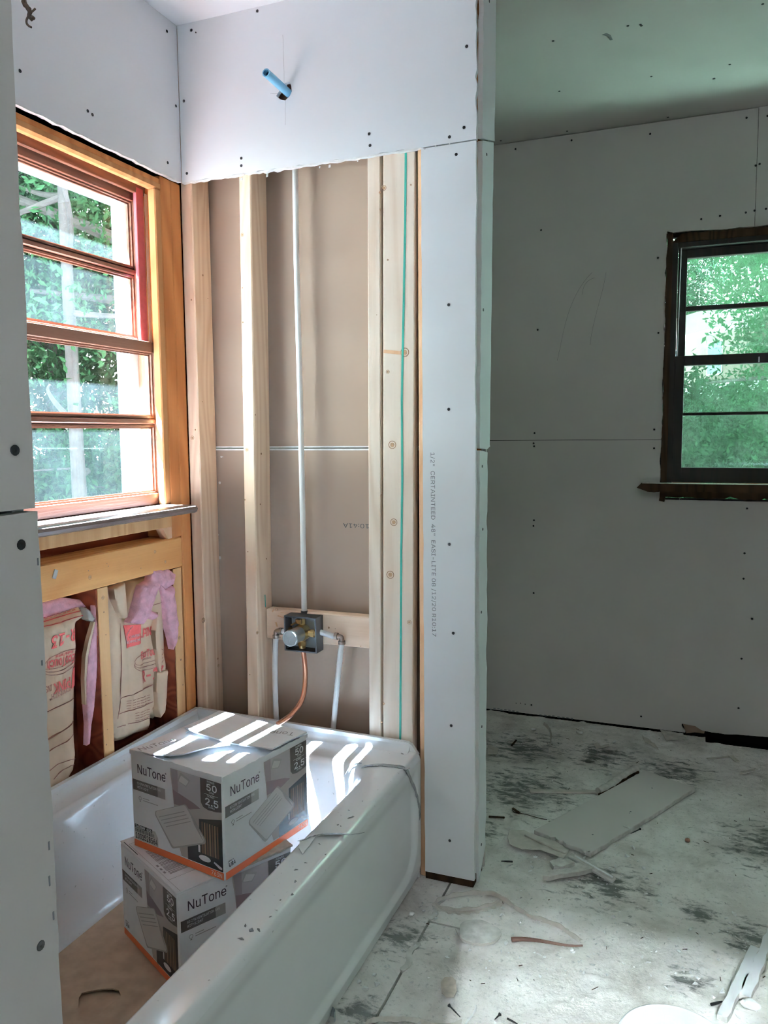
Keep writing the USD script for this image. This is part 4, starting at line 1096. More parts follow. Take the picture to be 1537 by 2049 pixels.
part(sv, 'valve_sleeve', lathe([(0, .02), (.0215, .02), (.0215, .062), (.0205, .065), (0, .065)], vc, -Y, 30), 'chrome', 35)
cp = vc - Y * .065
part(sv, 'sleeve_cap', cat(lathe([(0, 0), (.0228, 0), (.0232, .003), (.0225, .010), (.0205, .011), (.0195, .0085), (0, .0080)], cp, -Y, 34), *[beam(cp - Y * .009, cp - Y * .009 + .013 * (X * math.cos(a) + Z * math.sin(a)), .0026, .003, Y, .0004) for a in (.6, 2.7, 4.4)]), 'clear_cap', 35)
part(sv, 'stop_lever', cat(beam(vc + [-.028, -.012, .022], vc + [-.006, -.015, .034], .008, .005, Y), cbox(vc + [-.012, -.018, .028], vc + [.006, -.004, .042])), 'brass')
# riser
rp = spline([(-1.045, 2.0, .700), (-1.0535, 2.033, .80), (-1.058, 2.034, 1.15), (-1.060, 2.034, 1.45), (-1.058, 2.034, 1.75), (-1.0565, 2.034, 2.02)], 30)
rp = spline([at(x, y, 1, 2.030) for x, y in [(609, 1226), (607, 1100), (603, 900), (598, 700), (593, 500), (590.5, 330)]] + [np.array([-1.055, 2.030, 2.06])], 30)
part(sv, 'riser_pipe', tube(rp, .0082, 16), 'pex', 40)
r0p = rp[0]
part(sv, 'riser_collar', lathe([(0, -.006), (.0098, -.006), (.0098, .006), (0, .006)], r0p, Z, 18), 'black_plastic', 40)
part(sv, 'riser_adapter', tube([r0p + [0, 0, 0], r0p * [1, 1, 1] - Z * .022, vc + [0, .004, .03]], .0068, 12), 'brass', True)


def elbow(c, hdir):
    """a crimped bend: from hdir side down"""
    c = np.asarray(c, float); h = np.asarray(hdir, float)
    arc = [c + h * .016, c + h * .006, c + h * .0015 - Z * .0015, c - Z * .006, c - Z * .016]
    e = part(sv, 'elbow', tube(spline(arc, 12), .0066, 12), 'bronze', True)
    part(e, 'crimp_ring', lathe([(.007, -.0045), (.0102, -.0045), (.0102, .0045), (.007, .0045)], c + h * .017, h, 18), 'bronze', 40)
    part(e, 'crimp_ring', lathe([(.007, -.0045), (.0102, -.0045), (.0102, .0045), (.007, .0045)], c - Z * .017, Z, 18), 'bronze', 40)


yl = 2.012
eL = at(552, 1262, 1, yl); eR = at(684, 1274, 1, yl)
elbow(eL, X); elbow(eR, -X)
part(sv, 'hot_pipe', tube([eL + X * .013, eL + X * .040, [bx0 + .003, yl - .006, eL[2]]], .0080, 16), 'pex', 40)
part(sv, 'cold_pipe', tube([[bx1 - .002, yl - .006, vc[2] + .004], eR - X * .03, eR - X * .013], .0080, 16), 'pex', 40)
part(sv, 'hot_supply', tube(spline([eL - Z * .014, at(550.5, 1350, 1, yl), at(553, 1440, 1, yl), [eL[0], yl, .20]], 16), .0080, 16), 'pex', 40)
part(sv, 'cold_supply', tube(spline([eR - Z * .014, at(676, 1360, 1, yl), at(667, 1458, 1, yl), at(660, 1530, 1, yl)], 16), .0080, 16), 'pex', 40)
cpp = [vc - Z * .040, at(610, 1330, 1, 2.0), at(610, 1372, 1, 1.998), at(606, 1395, 1, 1.982), at(595, 1416, 1, 1.950), at(578, 1434, 1, 1.905), at(556, 1449, 1, 1.860)]
part(sv, 'spout_pipe', tube(spline(cpp, 36), .0072, 16), 'copper', 40)

st = thing('shower_stub', 'light blue pipe stub sticking out of the drywall above the shower', 'pipe', (-1.045, YP, 2.131))
ps = np.array([-1.0455, YP + .09, 2.126]); pe = np.array([-1.0455, YP - .112, 2.134])
ring = lathe([(.0078, 0), (.0106, 0), (.0106, np.linalg.norm(pe - ps)), (.0078, np.linalg.norm(pe - ps)), (.0078, 0)], ps, pe - ps, 26)
part(st, 'pipe', ring, 'blue_pipe', 40)
part(st, 'bore', lathe([(0, .004), (.0077, .004), (.0077, .190), (.0074, .190), (.0074, .006), (0, .006)], ps, pe - ps, 22), 'blue_inside', 40)

# ------------------------------------------------------------------ INSULATION
def batt_x(y, z, seed, amp=.013):
    q = np.column_stack([y * 22, z * 9, np.full_like(y, seed)])
    q2 = np.column_stack([y * 60, z * 26, np.full_like(y, seed + 3.3)])
    return amp * (fbm(q, 3, seed) - .5) * 2 + .0065 * (fbm(q2, 2, seed) - .5)


def batt(label, outline, x0, seed, prints):
    poly = Polygon([tuple(at(px, py, 0, -1.408)[[1, 2]]) for px, py in outline]).buffer(0)
    ctr = poly.centroid
    t = thing('insulation_batt', label, 'insulation', (x0, ctr.x, poly.bounds[1]), 'insulation batts under the window')
    B = poly.boundary

    def front(y, z):
        d = np.array([B.distance(Point(a, b)) for a, b in zip(y, z)])
        return x0 - .022 * np.clip(1 - d / .035, 0, 1) ** 2 + batt_x(y, z, seed) * np.clip(d / .02, 0, 1)

    part(t, 'facing', patch(poly, .007, lambda y, z: np.column_stack([front(y, z), y, z]), lambda y, z: np.column_stack([-1.478 - front(y, z), 0 * y, 0 * y])), 'batt_paper', 45)

    def surf(m):
        v = m.vertices.copy(); v[:, 0] += front(v[:, 1], v[:, 2]) + .0017
        return trimesh.Trimesh(v, m.faces, process=False)
    prints(t, surf)
    return t


def put(t, surf, name, text, px0, px1, h, mat, flip=False, bold=False, sub=False):
    a, b = at(*px0, 0, -1.404), at(*px1, 0, -1.404)
    d = b - a; w = np.linalg.norm(d); d /= w
    m = lettering(text, h, [0, a[1], a[2]], d, np.cross(X, d), X, .0006, w, bold)
    part(t, name, surf(m), mat)


def draw(t, surf, name, pix, width, mat):
    q = np.array([at(*p, 0, -1.404)[[1, 2]] for p in pix])
    q = np.column_stack([q, 0 * q[:, 0]]); q = spline(q, 24)[:, :2] if len(q) > 2 else np.array(LineString(q[:, :2]).segmentize(.01).coords)
    m = extr(LineString(q).buffer(width / 2, cap_style=2), 'yz', 0, .0006)
    part(t, name, surf(m), mat)


def oval(c, a, b, ang, n=26, t0=0, t1=6.283):
    ts = np.linspace(t0, t1, n)
    ca, sa = math.cos(ang), math.sin(ang)
    return [(c[0] + a * math.cos(q) * ca - b * math.sin(q) * sa, c[1] + a * math.cos(q) * sa + b * math.sin(q) * ca) for q in ts]


def prints1(t, surf):
    put(t, surf, 'red_lettering', 'R-13', (159, 1256), (107, 1274), .030, 'batt_ink', bold=True)
    put(t, surf, 'red_lettering', 'EcoTouch', (157, 1308), (101, 1325), .021, 'batt_ink', bold=True)
    put(t, surf, 'red_lettering', 'Flexible Thermal', (152, 1301), (116, 1312), .007, 'batt_ink')
    put(t, surf, 'red_lettering', 'PINK', (148, 1355), (113, 1369), .024, 'batt_ink', bold=True)
    put(t, surf, 'brown_lettering', 'INSUL', (109, 1370), (84, 1378), .015, 'batt_line')
    put(t, surf, 'brown_lettering', 'ECOTOUCH™', (149, 1372), (104, 1392), .013, 'batt_line')
    for k in range(3):
        draw(t, surf, 'oval_line', oval((128, 1320 + 4 * k), 40, 13 + 3 * k, -.42, t0=.2 if k else 0, t1=3.3 if k else 6.28), .0014, 'batt_line')
    sq = [at(x, y, 0, -1.404)[[1, 2]] for x, y in [(152, 1380), (162, 1373), (164, 1331), (155, 1340)]]
    part(t, 'red_logo', surf(patch(Polygon(sq), .004, lambda y, z: np.column_stack([0 * y, y, z]), (.0006, 0, 0))), 'batt_ink')
    for a_, b_ in (((86, 1258), (172, 1232)), ((86, 1430), (162, 1398)), ((92, 1487), (160, 1443)), ((86, 1250), (172, 1223))):
        draw(t, surf, 'printed_rule', [a_, b_], .0018, 'batt_ink' if a_[1] < 1300 else 'batt_line')
    for k in range(2):
        for q in range(9):
            x = 88 + 9 * q; y = 1246 - 2.9 * q - 5 * k
            draw(t, surf, 'small_print', [(x, y), (x + 6, y - 2)], .0014, 'batt_ink')
    for q in ([(86, 1525), (110, 1500), (130, 1487), (150, 1470)], [(100, 1545), (120, 1530), (160, 1520)], [(110, 1560), (130, 1540), (160, 1532)]):
        draw(t, surf, 'printed_rule', q, .0015, 'batt_line')


def prints2(t, surf):
    sq = [at(x, y, 0, -1.404)[[1, 2]] for x, y in [(255, 1252), (288, 1250), (287.5, 1288), (257.5, 1298)]]
    part(t, 'red_logo', surf(patch(Polygon(sq), .004, lambda y, z: np.column_stack([0 * y, y, z]), (.0006, 0, 0))), 'batt_ink')
    def put2(s, a, b, h, mat, bold=False):
        p, q = at(*a, 0, -1.4028), at(*b, 0, -1.4028); d = q - p; w = np.linalg.norm(d); d /= w
        m = lettering(s, h, [.0006, p[1], p[2]], d, np.cross(X, d), X, .0005, w, bold); part(t, 'white_lettering', surf(m), mat)
    put2('OWENS', (265, 1279), (286, 1273), .0075, 'white_ink'); put2('CORNING', (259, 1290), (287, 1282), .0075, 'white_ink')
    arc = [at(x, y, 0, -1.4028)[[1, 2]] for x, y in [(258, 1288), (259, 1275), (264, 1263), (272, 1254)]]
    m = extr(LineString(spline(np.column_stack([arc, np.zeros(4)]), 12)[:, :2]).buffer(.0006), 'yz', .0006, .001); part(t, 'white_arc', surf(m), 'white_ink')
    put(t, surf, 'red_lettering', '.PINK', (289, 1277), (319, 1269), .023, 'batt_ink', bold=True)
    put(t, surf, 'red_lettering', 'EcoTouch', (288, 1320), (322, 1307), .020, 'batt_ink', bold=True)
    put(t, surf, 'brown_lettering', 'Flexible', (292, 1324), (308, 1318), .006, 'batt_line')
    put(t, surf, 'red_lettering', 'R-13', (291, 1368), (328, 1354), .032, 'batt_ink', bold=True)
    for k in range(3):
        draw(t, surf, 'oval_line', oval((303, 1315 + 4 * k), 31, 11 + 3 * k, -.45, t0=.6 if k else 0, t1=3.4 if k else 6.28), .0013, 'batt_line')
    draw(t, surf, 'printed_rule', [(247, 1248), (248, 1300), (248, 1400), (245, 1440)], .0014, 'batt_line')
    for a_, b_ in (((248, 1400), (312, 1371)), ((247, 1430), (312, 1405)), ((245, 1457), (260, 1452)), ((264, 1450), (310, 1436)), ((314, 1364), (336, 1360)), ((314, 1392), (333, 1388)), ((314, 1418), (331, 1414)), ((308, 1212), (328, 1206))):
        draw(t, surf, 'printed_rule', [a_, b_], .0017, 'batt_line')
    for k in range(4):
        for q in range(6):
            x = 261 + 8 * q; y = 1404 + 5 * k - 2.2 * q
            draw(t, surf, 'small_print', [(x, y), (x + 6, y - 1.6)], .0013, 'batt_line')
    for k in range(4):
        for q in range(4):
            x = 275 + 8 * q; y = 1428 + 5 * k - 2.2 * q
            draw(t, surf, 'small_print', [(x, y), (x + 6, y - 1.6)], .0012, 'batt_line')


def fluff(t, outline, x0, bulge, seed, name='torn_fibreglass', mat='fiberglass', back=-.02):
    poly = Polygon([tuple(at(px, py, 0, x0)[[1, 2]]) for px, py in outline]).buffer(0)
    poly = max(getattr(poly, 'geoms', [poly]), key=lambda g: g.area)
    B = poly.boundary
    def f(y, z):
        d = np.array([B.distance(Point(a, b)) for a, b in zip(y, z)])
        q = np.column_stack([y * 45, z * 40, np.full_like(y, seed)])
        return x0 + bulge * np.sqrt(np.clip(d / .02, 0, 1)) * (.35 + 1.1 * fbm(q, 3, seed))
    part(t, name, patch(poly, .0045, lambda y, z: np.column_stack([f(y, z), y, z]), lambda y, z: np.column_stack([x0 + back - f(y, z), 0 * y, 0 * y])), mat, 50)


b1 = batt('brown paper-faced insulation batt printed upside down, nearest the drywall partition', [(60, 1255), (88, 1245), (130, 1232), (172, 1216), (176, 1226), (180, 1236), (165, 1247), (163, 1262), (166, 1290), (163, 1336), (163, 1394), (162, 1440), (162, 1484), (164, 1509), (160, 1545), (130, 1590), (60, 1640)], -1.410, 2, prints1)
fluff(b1, [(60, 1250), (88, 1243), (172, 1214), (160, 1200), (120, 1195), (60, 1215)], -1.440, .010, 4)
fluff(b1, [(172, 1216), (180, 1222), (190, 1238), (186, 1244), (176, 1240)], -1.412, .010, 7, 'torn_paper', 'paper')
b2 = batt('brown paper-faced insulation batt with pink fibreglass torn out at the top, beside the corner studs', [(224, 1182), (250, 1165), (256, 1200), (258, 1235), (270, 1205), (285, 1165), (318, 1150), (340, 1148), (341, 1200), (342, 1270), (343, 1325), (341, 1360), (336, 1400), (329, 1432), (322, 1440), (314, 1430), (312, 1462), (285, 1470), (262, 1482), (246, 1486), (234, 1460), (224, 1390), (221, 1300), (222, 1230)], -1.414, 9, prints2)
fluff(b2, [(258, 1246), (266, 1236), (275, 1205), (284, 1172), (300, 1162), (304, 1140), (335, 1138), (350, 1148), (345, 1170), (330, 1180), (318, 1172), (312, 1186), (306, 1205), (302, 1222), (312, 1226), (316, 1234), (306, 1240), (296, 1236), (287, 1249), (270, 1248)], -1.406, .016, 11)
fluff(b2, [(318, 1165), (330, 1178), (346, 1172), (352, 1210), (356, 1250), (354, 1280), (348, 1300), (344, 1280), (336, 1250), (330, 1215), (322, 1185)], -1.405, .014, 13)
fluff(b2, [(311, 1262), (316, 1225), (322, 1260), (324, 1320), (322, 1360), (316, 1332), (313, 1300)], -1.404, .007, 15, 'paper_fold', 'batt_paper')
fluff(b2, [(314, 1345), (336, 1340), (334, 1390), (330, 1425), (322, 1436), (316, 1420), (313, 1385)], -1.404, .008, 16, 'paper_fold', 'batt_paper')
fluff(b2, [(228, 1178), (250, 1166), (253, 1200), (255, 1235), (248, 1238), (238, 1225), (231, 1200)], -1.405, .006, 17, 'paper_fold', 'batt_paper')
ts = thing('torn_facing', 'strip of torn pink-backed paper facing hanging between the left batt and the cripple stud', 'insulation', at(188, 1500, 0, -1.41))
fluff(ts, [(188, 1212), (200, 1208), (202, 1225), (196, 1245), (194, 1285), (195, 1330), (192, 1375), (188, 1420), (183, 1450), (180, 1488), (174, 1492), (175, 1450), (172, 1410), (172, 1360), (176, 1310), (184, 1270), (190, 1240)], -1.412, .007, 21, 'facing', 'fiberglass', -.012)
fluff(ts, [(188, 1245), (191, 1244), (184, 1275), (176, 1315), (173, 1360), (173, 1410), (171, 1410), (169, 1360), (171, 1315), (178, 1280)], -1.405, .004, 23, 'paper_edge', 'batt_paper', -.012)
# ------------------------------------------------------------------ DEBRIS ON THE FLOOR
def FP(*px, z=0.0): return [tuple(at(x, y, 2, z)[:2]) for x, y in px]


def sheet(name, label, cat_, px, mat, z0=.003, th=.002, wav=.003, freq=40, group=None, step=.008, tilt=None, smooth=45):
    poly = Polygon(FP(*px, z=z0 + th)).buffer(0)
    sd = len(used)
    def lf(u, v):
        zz = z0 + th + wav * fbm(np.column_stack([u * freq, v * freq, u * 0 + sd]), 3)
        if tilt is not None: zz = zz + tilt(u, v)
        return np.column_stack([u, v, zz])
    return solo(name, label, cat_, patch(poly, step, lf, (0, 0, -th)), mat, smooth, group)


# big offcut: paper face over a broken gypsum core
q = FP((1069, 1661), (1290, 1541), (1391, 1577), (1183, 1707), z=.017)
c0, c1, c2, c3 = map(np.array, q)
poly = Polygon([tuple(c0), *jag(c0, c1, 3, .0003)[1:], tuple(c1), *jag(c1, c2, 12, .0012)[1:], tuple(c2), *jag(c2, c3, 24, .0012)[1:], tuple(c3), *jag(c3, c0, 22, .003)[1:]])
oc = thing('drywall_offcut', 'large rectangular drywall offcut lying on the dusty floor', 'drywall', (*np.mean(q, 0), .004))
part(oc, 'core', extr(poly, 'xy', .0045, .0163), 'gypsum_dirty')
part(oc, 'paper_face', extr(poly.buffer(-.0012), 'xy', .0163, .0171), 'drywall_dim')
for px, py, r in [(1305, 1577, .003), (1262, 1624, .003), (1186, 1670, .003), (1260, 1627, .002)]:
    c = at(px, py, 2, .0171); part(oc, 'nail_dent', lathe([(0, 0), (r, 0), (r, .0004), (0, .0004)], c, Z, 10), 'print_grey')
for k, (px, py) in enumerate([(1163, 1704), (1170, 1702), (1177, 1705), (1255, 1657)]):
    c = at(px, py, 2, .015); part(oc, 'broken_crumb', trimesh.convex.convex_hull(c + rng.normal(0, .005, (10, 3)) * [1, 1, .6]), 'gypsum_dirty')

sheet('torn_paper', 'wide curled sheet of torn drywall paper beside the large offcut', 'paper', [(1019, 1664), (1050, 1664), (1075, 1676), (1110, 1690), (1140, 1710), (1128, 1728), (1080, 1706), (1045, 1703), (1020, 1694), (1016, 1680)], 'paper', .003, .002, .012, 18, tilt=lambda u, v: .010 * np.clip((u + .45) / .15, 0, 1))
mt = thing('plaster_lath', 'pale broken strip lying across the paper scraps, in front of the large offcut', 'strip', at(1190, 1740, 2, 0))
part(mt, 'strip', beam(at(1140, 1712, 2, .022), at(1229, 1762, 2, .008), .020, .010, X + Y * .3, .002), 'gypsum_dirty')
part(mt, 'strip_end', beam(at(1052, 1670, 2, .012), at(1134, 1708, 2, .020), .014, .006, X + Y * .3, .002), 'paper')
part(mt, 'split_lip', beam(at(1150, 1712, 2, .030), at(1226, 1755, 2, .016), .004, .005, X + Y * .3, .001), 'gypsum')
sheet('plaster_slab', 'flat wedge of broken plaster under the pale strip, front of the large offcut', 'plaster', [(1086, 1755), (1092, 1748), (1130, 1735), (1160, 1728), (1190, 1722), (1196, 1738), (1170, 1745), (1130, 1751), (1100, 1756)], 'gypsum_dirty', .004, .012, .008, 40)
sheet('plaster_slab', 'small lump of broken plaster heaped behind the pale strip', 'plaster', [(1100, 1728), (1118, 1719), (1140, 1722), (1150, 1730), (1128, 1736), (1108, 1738)], 'gypsum_dirty', .008, .014, .010, 60)
solo('trim_strip', 'thin straight white strip left of the large offcut', 'strip', beam(at(1060, 1583, 2, .004), at(1201, 1585, 2, .004), .020, .007, Y, .0015), 'paper')
lg = thing('wood_stick', 'rough dark-sided stick behind the left edge of the large offcut', 'stick', at(1235, 1560, 2, 0))
pa, pb = at(1197, 1583, 2, .014), at(1274, 1538, 2, .014)
sp = spline([pa, (pa * 2 + pb) / 3 + [.003, -.002, .001], (pa + 2 * pb) / 3 + [-.002, .001, .001], pb], 18)
tb_ = tube(sp, .0125 + .002 * rng.normal(size=18) * .5, 12); part(lg, 'stick', tb_, 'gypsum_dirty', 40)
part(lg, 'dark_side', tube(sp + [.006, -.012, -.007], .006 + .001 * rng.normal(size=18), 8), 'rough_brown', 40)
# right hand strips
for k, (a, b, w, lab) in enumerate([((1446, 2036), (1511, 1896), .022, 'long whitish drywall strip, left one of the pair at the right edge of the floor'), ((1490, 1995), (1545, 1862), .022, 'whitish drywall strip, right one of the pair at the right edge of the floor')]):
    A_, B_ = at(*a, 2, .012), at(*b, 2, .012)
    n = 14; ps_ = A_ + (B_ - A_) * np.linspace(0, 1, n)[:, None]
    t = thing('drywall_strip', lab, 'strip', (A_ + B_) / 2 * [1, 1, 0], 'drywall strips at the right of the floor')
    d = (B_ - A_) / np.linalg.norm(B_ - A_); sd = np.cross(Z, d)
    o1 = [tuple((p_ + sd * (w / 2 + rng.normal(0, .0010)))[:2]) for p_ in ps_]; o2 = [tuple((p_ - sd * (w / 2 + rng.normal(0, .0014)))[:2]) for p_ in ps_]
    pg = Polygon(o1 + o2[::-1]).buffer(0)
    part(t, 'core', extr(pg, 'xy', .003, .0145), 'gypsum_dirty'); part(t, 'paper_face', extr(pg.buffer(-.001), 'xy', .0145, .0152), 'drywall')
def lump(name, label, c, r, sq, mat, cat_='plaster', n=40, group=None):
    d = rng.normal(size=(n, 3)); d /= np.linalg.norm(d, axis=1, keepdims=True)
    m = trimesh.convex.convex_hull(np.asarray(c) + d * r * (1 + .12 * rng.normal(size=(n, 1))) * sq)
    m.apply_translation([0, 0, .0015 - m.bounds[0][2]])
    return solo(name, label, cat_, m, mat, False, group)


lump('plaster_chunk', 'rounded white plaster chunk at the foot of the right drywall strip', at(1503, 2013, 2, .008), .017, [1.1, .7, .6], 'gypsum')
lump('plaster_chunk', 'small white plaster chip between the tub and the floor joint', at(824, 1831, 2, .004), .008, [.9, .9, .6], 'gypsum')
lump('plaster_chunk', 'tiny plaster chip nearest the corner of the tub skirt', at(848, 1823, 2, .003), .0045, [1, 1, .6], 'gypsum')
lump('plaster_chunk', 'small plaster chip on the dark strip of floor by the tub, close to the front', at(749, 1951, 2, .003), .0055, [1, 1, .6], 'gypsum')
lump('plaster_chunk', 'pair-like double plaster chip on the dark strip beside the tub skirt', at(731, 1980, 2, .003), .0065, [1.2, .9, .6], 'gypsum')
lump('plaster_chunk', 'white chip touching the tub skirt near the front', at(719, 1967, 2, .003), .006, [.8, 1.0, .8], 'gypsum')
lump('pebble', 'little reddish brown lump alone on the floor right of the large offcut', at(1376, 1683, 2, .004), .008, [.9, .9, .7], 'red_stick', 'debris')
lump('plaster_chunk', 'pale chip against the foot of the far wall', at(1068, 1461, 2, .003), .011, [1.1, .7, .5], 'gypsum')
lump('plaster_chunk', 'pale chip right of the curled shaving near the far wall', at(1160, 1468, 2, .003), .014, [1.1, .8, .5], 'gypsum_dirty')
# round lid in the front
lc = at(1352, 2092, 2, .006)
ld = thing('bucket_lid', 'round white plastic lid cut off by the bottom edge of the picture', 'lid', (lc[0], lc[1], .001))
part(ld, 'disc', lathe([(0, .010), (.098, .010), (.108, .0115), (.112, .009), (.113, .002), (.108, .002), (0, .004)], [lc[0], lc[1], 0], Z, 48), 'lid', 35)
# serrated paper strip lying in a loop
lp_px = [(1160, 1883), (1140, 1868), (1115, 1852), (1090, 1843), (1065, 1836), (1040, 1822), (1020, 1808), (1005, 1797), (985, 1789), (955, 1787), (915, 1791), (885, 1799), (872, 1808), (880, 1818), (900, 1822), (930, 1823), (960, 1819), (985, 1812), (1000, 1805)]
lp = np.array([at(x, y, 2, .004) for x, y in lp_px])
lp = spline(lp, 110)
vs, fs = [], []
tg = np.gradient(lp, axis=0); tg /= np.linalg.norm(tg, axis=1, keepdims=True); sn = np.cross(Z, tg)
for k in range(110):
    tooth = .010 if (k % 4) < 2 else .0055
    hh = .008 + .002 * math.sin(k * .7)
    b = lp[k]
    prof = [b - sn[k] * tooth, b, b + Z * hh, b + Z * hh + sn[k] * .0022, b + sn[k] * .0025 - Z * .0035, b - sn[k] * tooth - Z * .0035]
    vs.append(np.array(prof))
for k in range(109):
    for j in range(6):
        a_, b_ = k * 6 + j, k * 6 + (j + 1) % 6
        fs += [[a_, b_, b_ + 6], [a_, b_ + 6, a_ + 6]]
solo('serrated_strip', 'loop of serrated paper strip curling across the floor by the end of the wing wall', 'strip', fixed(trimesh.Trimesh(np.vstack(vs), fs, process=False)), 'paper')
# disc of dried compound with a curled rim
cc = at(958, 1868, 2, .004)
dc = thing('compound_disc', 'round dried disc of joint compound with a curled paper rim, half in the light patch', 'plaster', cc * [1, 1, 0])
ang = np.linspace(0, 2 * np.pi, 40)[:-1]
rad = .048 * (1 + .06 * np.sin(3 * ang + 1) + .04 * np.sin(5 * ang))
dp = Polygon([(cc[0] + r_ * 1.05 * math.cos(a_), cc[1] + r_ * math.sin(a_)) for a_, r_ in zip(ang, rad)])
part(dc, 'disc', patch(dp, .005, lambda u, v: np.column_stack([u, v, .007 + .006 * fbm(np.column_stack([u * 50, v * 50, u * 0]), 3)]), (0, 0, -.006)), 'gypsum_dirty', 40)
arc_ = [(cc[0] + .052 * math.cos(a_), cc[1] + .049 * math.sin(a_), .006) for a_ in np.linspace(3.5, 6.4, 26)]
part(dc, 'curled_rim', ribbon(np.array(arc_), np.column_stack([np.cos(np.linspace(3.5, 6.4, 26)) * .5, np.sin(np.linspace(3.5, 6.4, 26)) * .5, np.ones(26)]), .009, .001, .001), 'paper')
rs = spline([at(x, y, 2, .007) for x, y in [(1024, 1880), (1060, 1880), (1095, 1885), (1130, 1891), (1166, 1892)]], 20)
solo('red_stick', 'thin reddish wooden stick lying at the edge of the light patch', 'stick', tube(rs, np.linspace(.0055, .002, 20), 8), 'red_stick', 40)
sheet('torn_paper', 'peeling pinkish flake of paper on the shaded floor, left of the light patch', 'paper', [(882, 1968), (890, 1958), (905, 1957), (912, 1965), (914, 1985), (908, 1997), (894, 1999), (884, 1990)], 'carton_edge', .004, .0012, .006, 40)
tp = np.array([at(x, y, 2, .006) for x, y in [(728, 2052), (745, 2036), (790, 2034), (830, 2036), (860, 2045), (900, 2047), (925, 2038)]])
solo('paper_tape', 'curved ribbon of paper joint tape on the floor by the tub front', 'tape', ribbon(spline(tp, 30) + rng.normal(0, .0004, (30, 3)), (.15, -1, -.12), .013, .0008, .001), 'paper')
cr = thing('film_curl', 'curled scrap of film standing against the tub skirt at the bottom of the picture', 'film', at(662, 2035, 2, 0))
cpt = [at(x, y, 2, 0.0) for x, y in [(648, 2049), (660, 2028), (668, 2030), (668, 2049)]]
aa = np.linspace(0, 4.4, 24); c_ = at(660, 2046, 2, 0)
part(cr, 'curl', ribbon(np.array([[c_[0] + (.010 + .0022 * t_) * math.cos(t_), c_[1] + (.010 + .0022 * t_) * math.sin(t_), .003] for t_ in aa]), Z, .022, .0008, .001), 'film')


def nail(label, p, q, r=.0016, head=True):
    p, q = at(*p, 2, .006), at(*q, 2, .005)
    t = thing('loose_screw', label, 'screw', (p + q) / 2 * [1, 1, 0], 'loose screws on the floor')
    part(t, 'shank', tube(np.array([p, (p + q) / 2, q]), [r, r, r * .5], 8), 'screw')
    if head: part(t, 'head', lathe([(0, -.001), (.0038, -.001), (.0022, .003), (0, .003)], p, q - p, 10), 'screw')


nail('black loose screw in the shaded floor beside the light patch, near the bottom', (899, 2012), (921, 2035))
nail('black loose screw at the bottom, inside the light patch', (1000, 2030), (990, 2040))
nail('black nail lying flat left of the pair of drywall strips', (1423, 2010), (1446, 2004), .003, False)
nail('thin dark screw on the floor right of the end of the wing wall', (1026, 1724), (1003, 1723), .0025, False)
nail('small dark screw touching the front edge of the large offcut', (1281, 1659), (1262, 1668))
nail('dark sliver in the middle of the light patch near the bottom', (1015, 2038), (1036, 2049), .002, False)
sh_ = spline([at(x, y, 2, .008) for x, y in [(1087, 1450), (1095, 1457), (1101, 1468), (1102, 1480), (1101, 1488)]], 16)
solo('shaving', 'curled pale shaving on the floor near the far wall', 'shaving', ribbon(sh_, Z + X * .4, .012, .001, .001), 'paper')
for k, (lab, px) in enumerate([('bent white paper curl in the middle of the far floor', [(1188, 1492), (1196, 1488), (1202, 1494), (1218, 1490), (1220, 1496), (1204, 1499), (1194, 1500)]),
                              ('pale angular paper flap against the far wall, left of the dark gap', [(1321, 1462), (1336, 1466), (1367, 1470), (1374, 1482), (1340, 1484), (1334, 1486)]),
                              ('pale flake by the far wall, left of the angular paper flap', [(1285, 1474), (1296, 1478), (1316, 1498), (1318, 1502), (1304, 1494), (1292, 1488)]),
                              ('pale paper sliver on the far floor, right side', [(1478, 1551), (1488, 1545), (1512, 1540), (1510, 1546), (1488, 1552)]),
                              ('dull square scrap at the foot of the wing wall', [(976, 1492), (998, 1500), (995, 1512), (976, 1511)])]):
    sheet('paper_scrap', lab, 'paper', px, 'paper', .004, .0015, .012, 30, step=.006)
cr_ = thing('paper_strips', 'two thin pale strips crossing below the dark gap of the far wall', 'strip', at(1445, 1520, 2, 0))
part(cr_, 'strip', beam(at(1415, 1518, 2, .004), at(1462, 1514, 2, .004), .010, .003, Y, .0006), 'paper')
part(cr_, 'strip', beam(at(1461, 1512, 2, .008), at(1476, 1524, 2, .004), .016, .003, X, .0006), 'paper')
for lab, p, q in [('short dark splinter at the foot of the wing wall in the far room', (1033, 1481), (1024, 1492)), ('long dark splinter on the floor left of the torn paper sheet', (1010, 1636), (978, 1634)), ('bent twig on the floor above the torn paper sheet', (1026, 1617), (1040, 1627))]:
    solo('splinter', lab, 'splinter', beam(at(*p, 2, .006), at(*q, 2, .005), .008, .004, Y, .001), 'rough_brown')
tw = spline([at(x, y, 2, .006) for x, y in [(1026, 1617), (1033, 1626), (1045, 1628), (1065, 1633), (1095, 1640)]], 16)
solo('thin_wire', 'hair-thin dark wire on the floor left of the large offcut', 'wire', tube(tw, .0012, 6), 'wire')
cw = spline([at(x, y, 2, .005) for x, y in [(932, 2049), (938, 2040), (946, 2030), (952, 2012)]], 12)
solo('white_sliver', 'thin white curved sliver at the bottom left of the light patch', 'sliver', tube(cw, .0018, 6), 'gypsum')
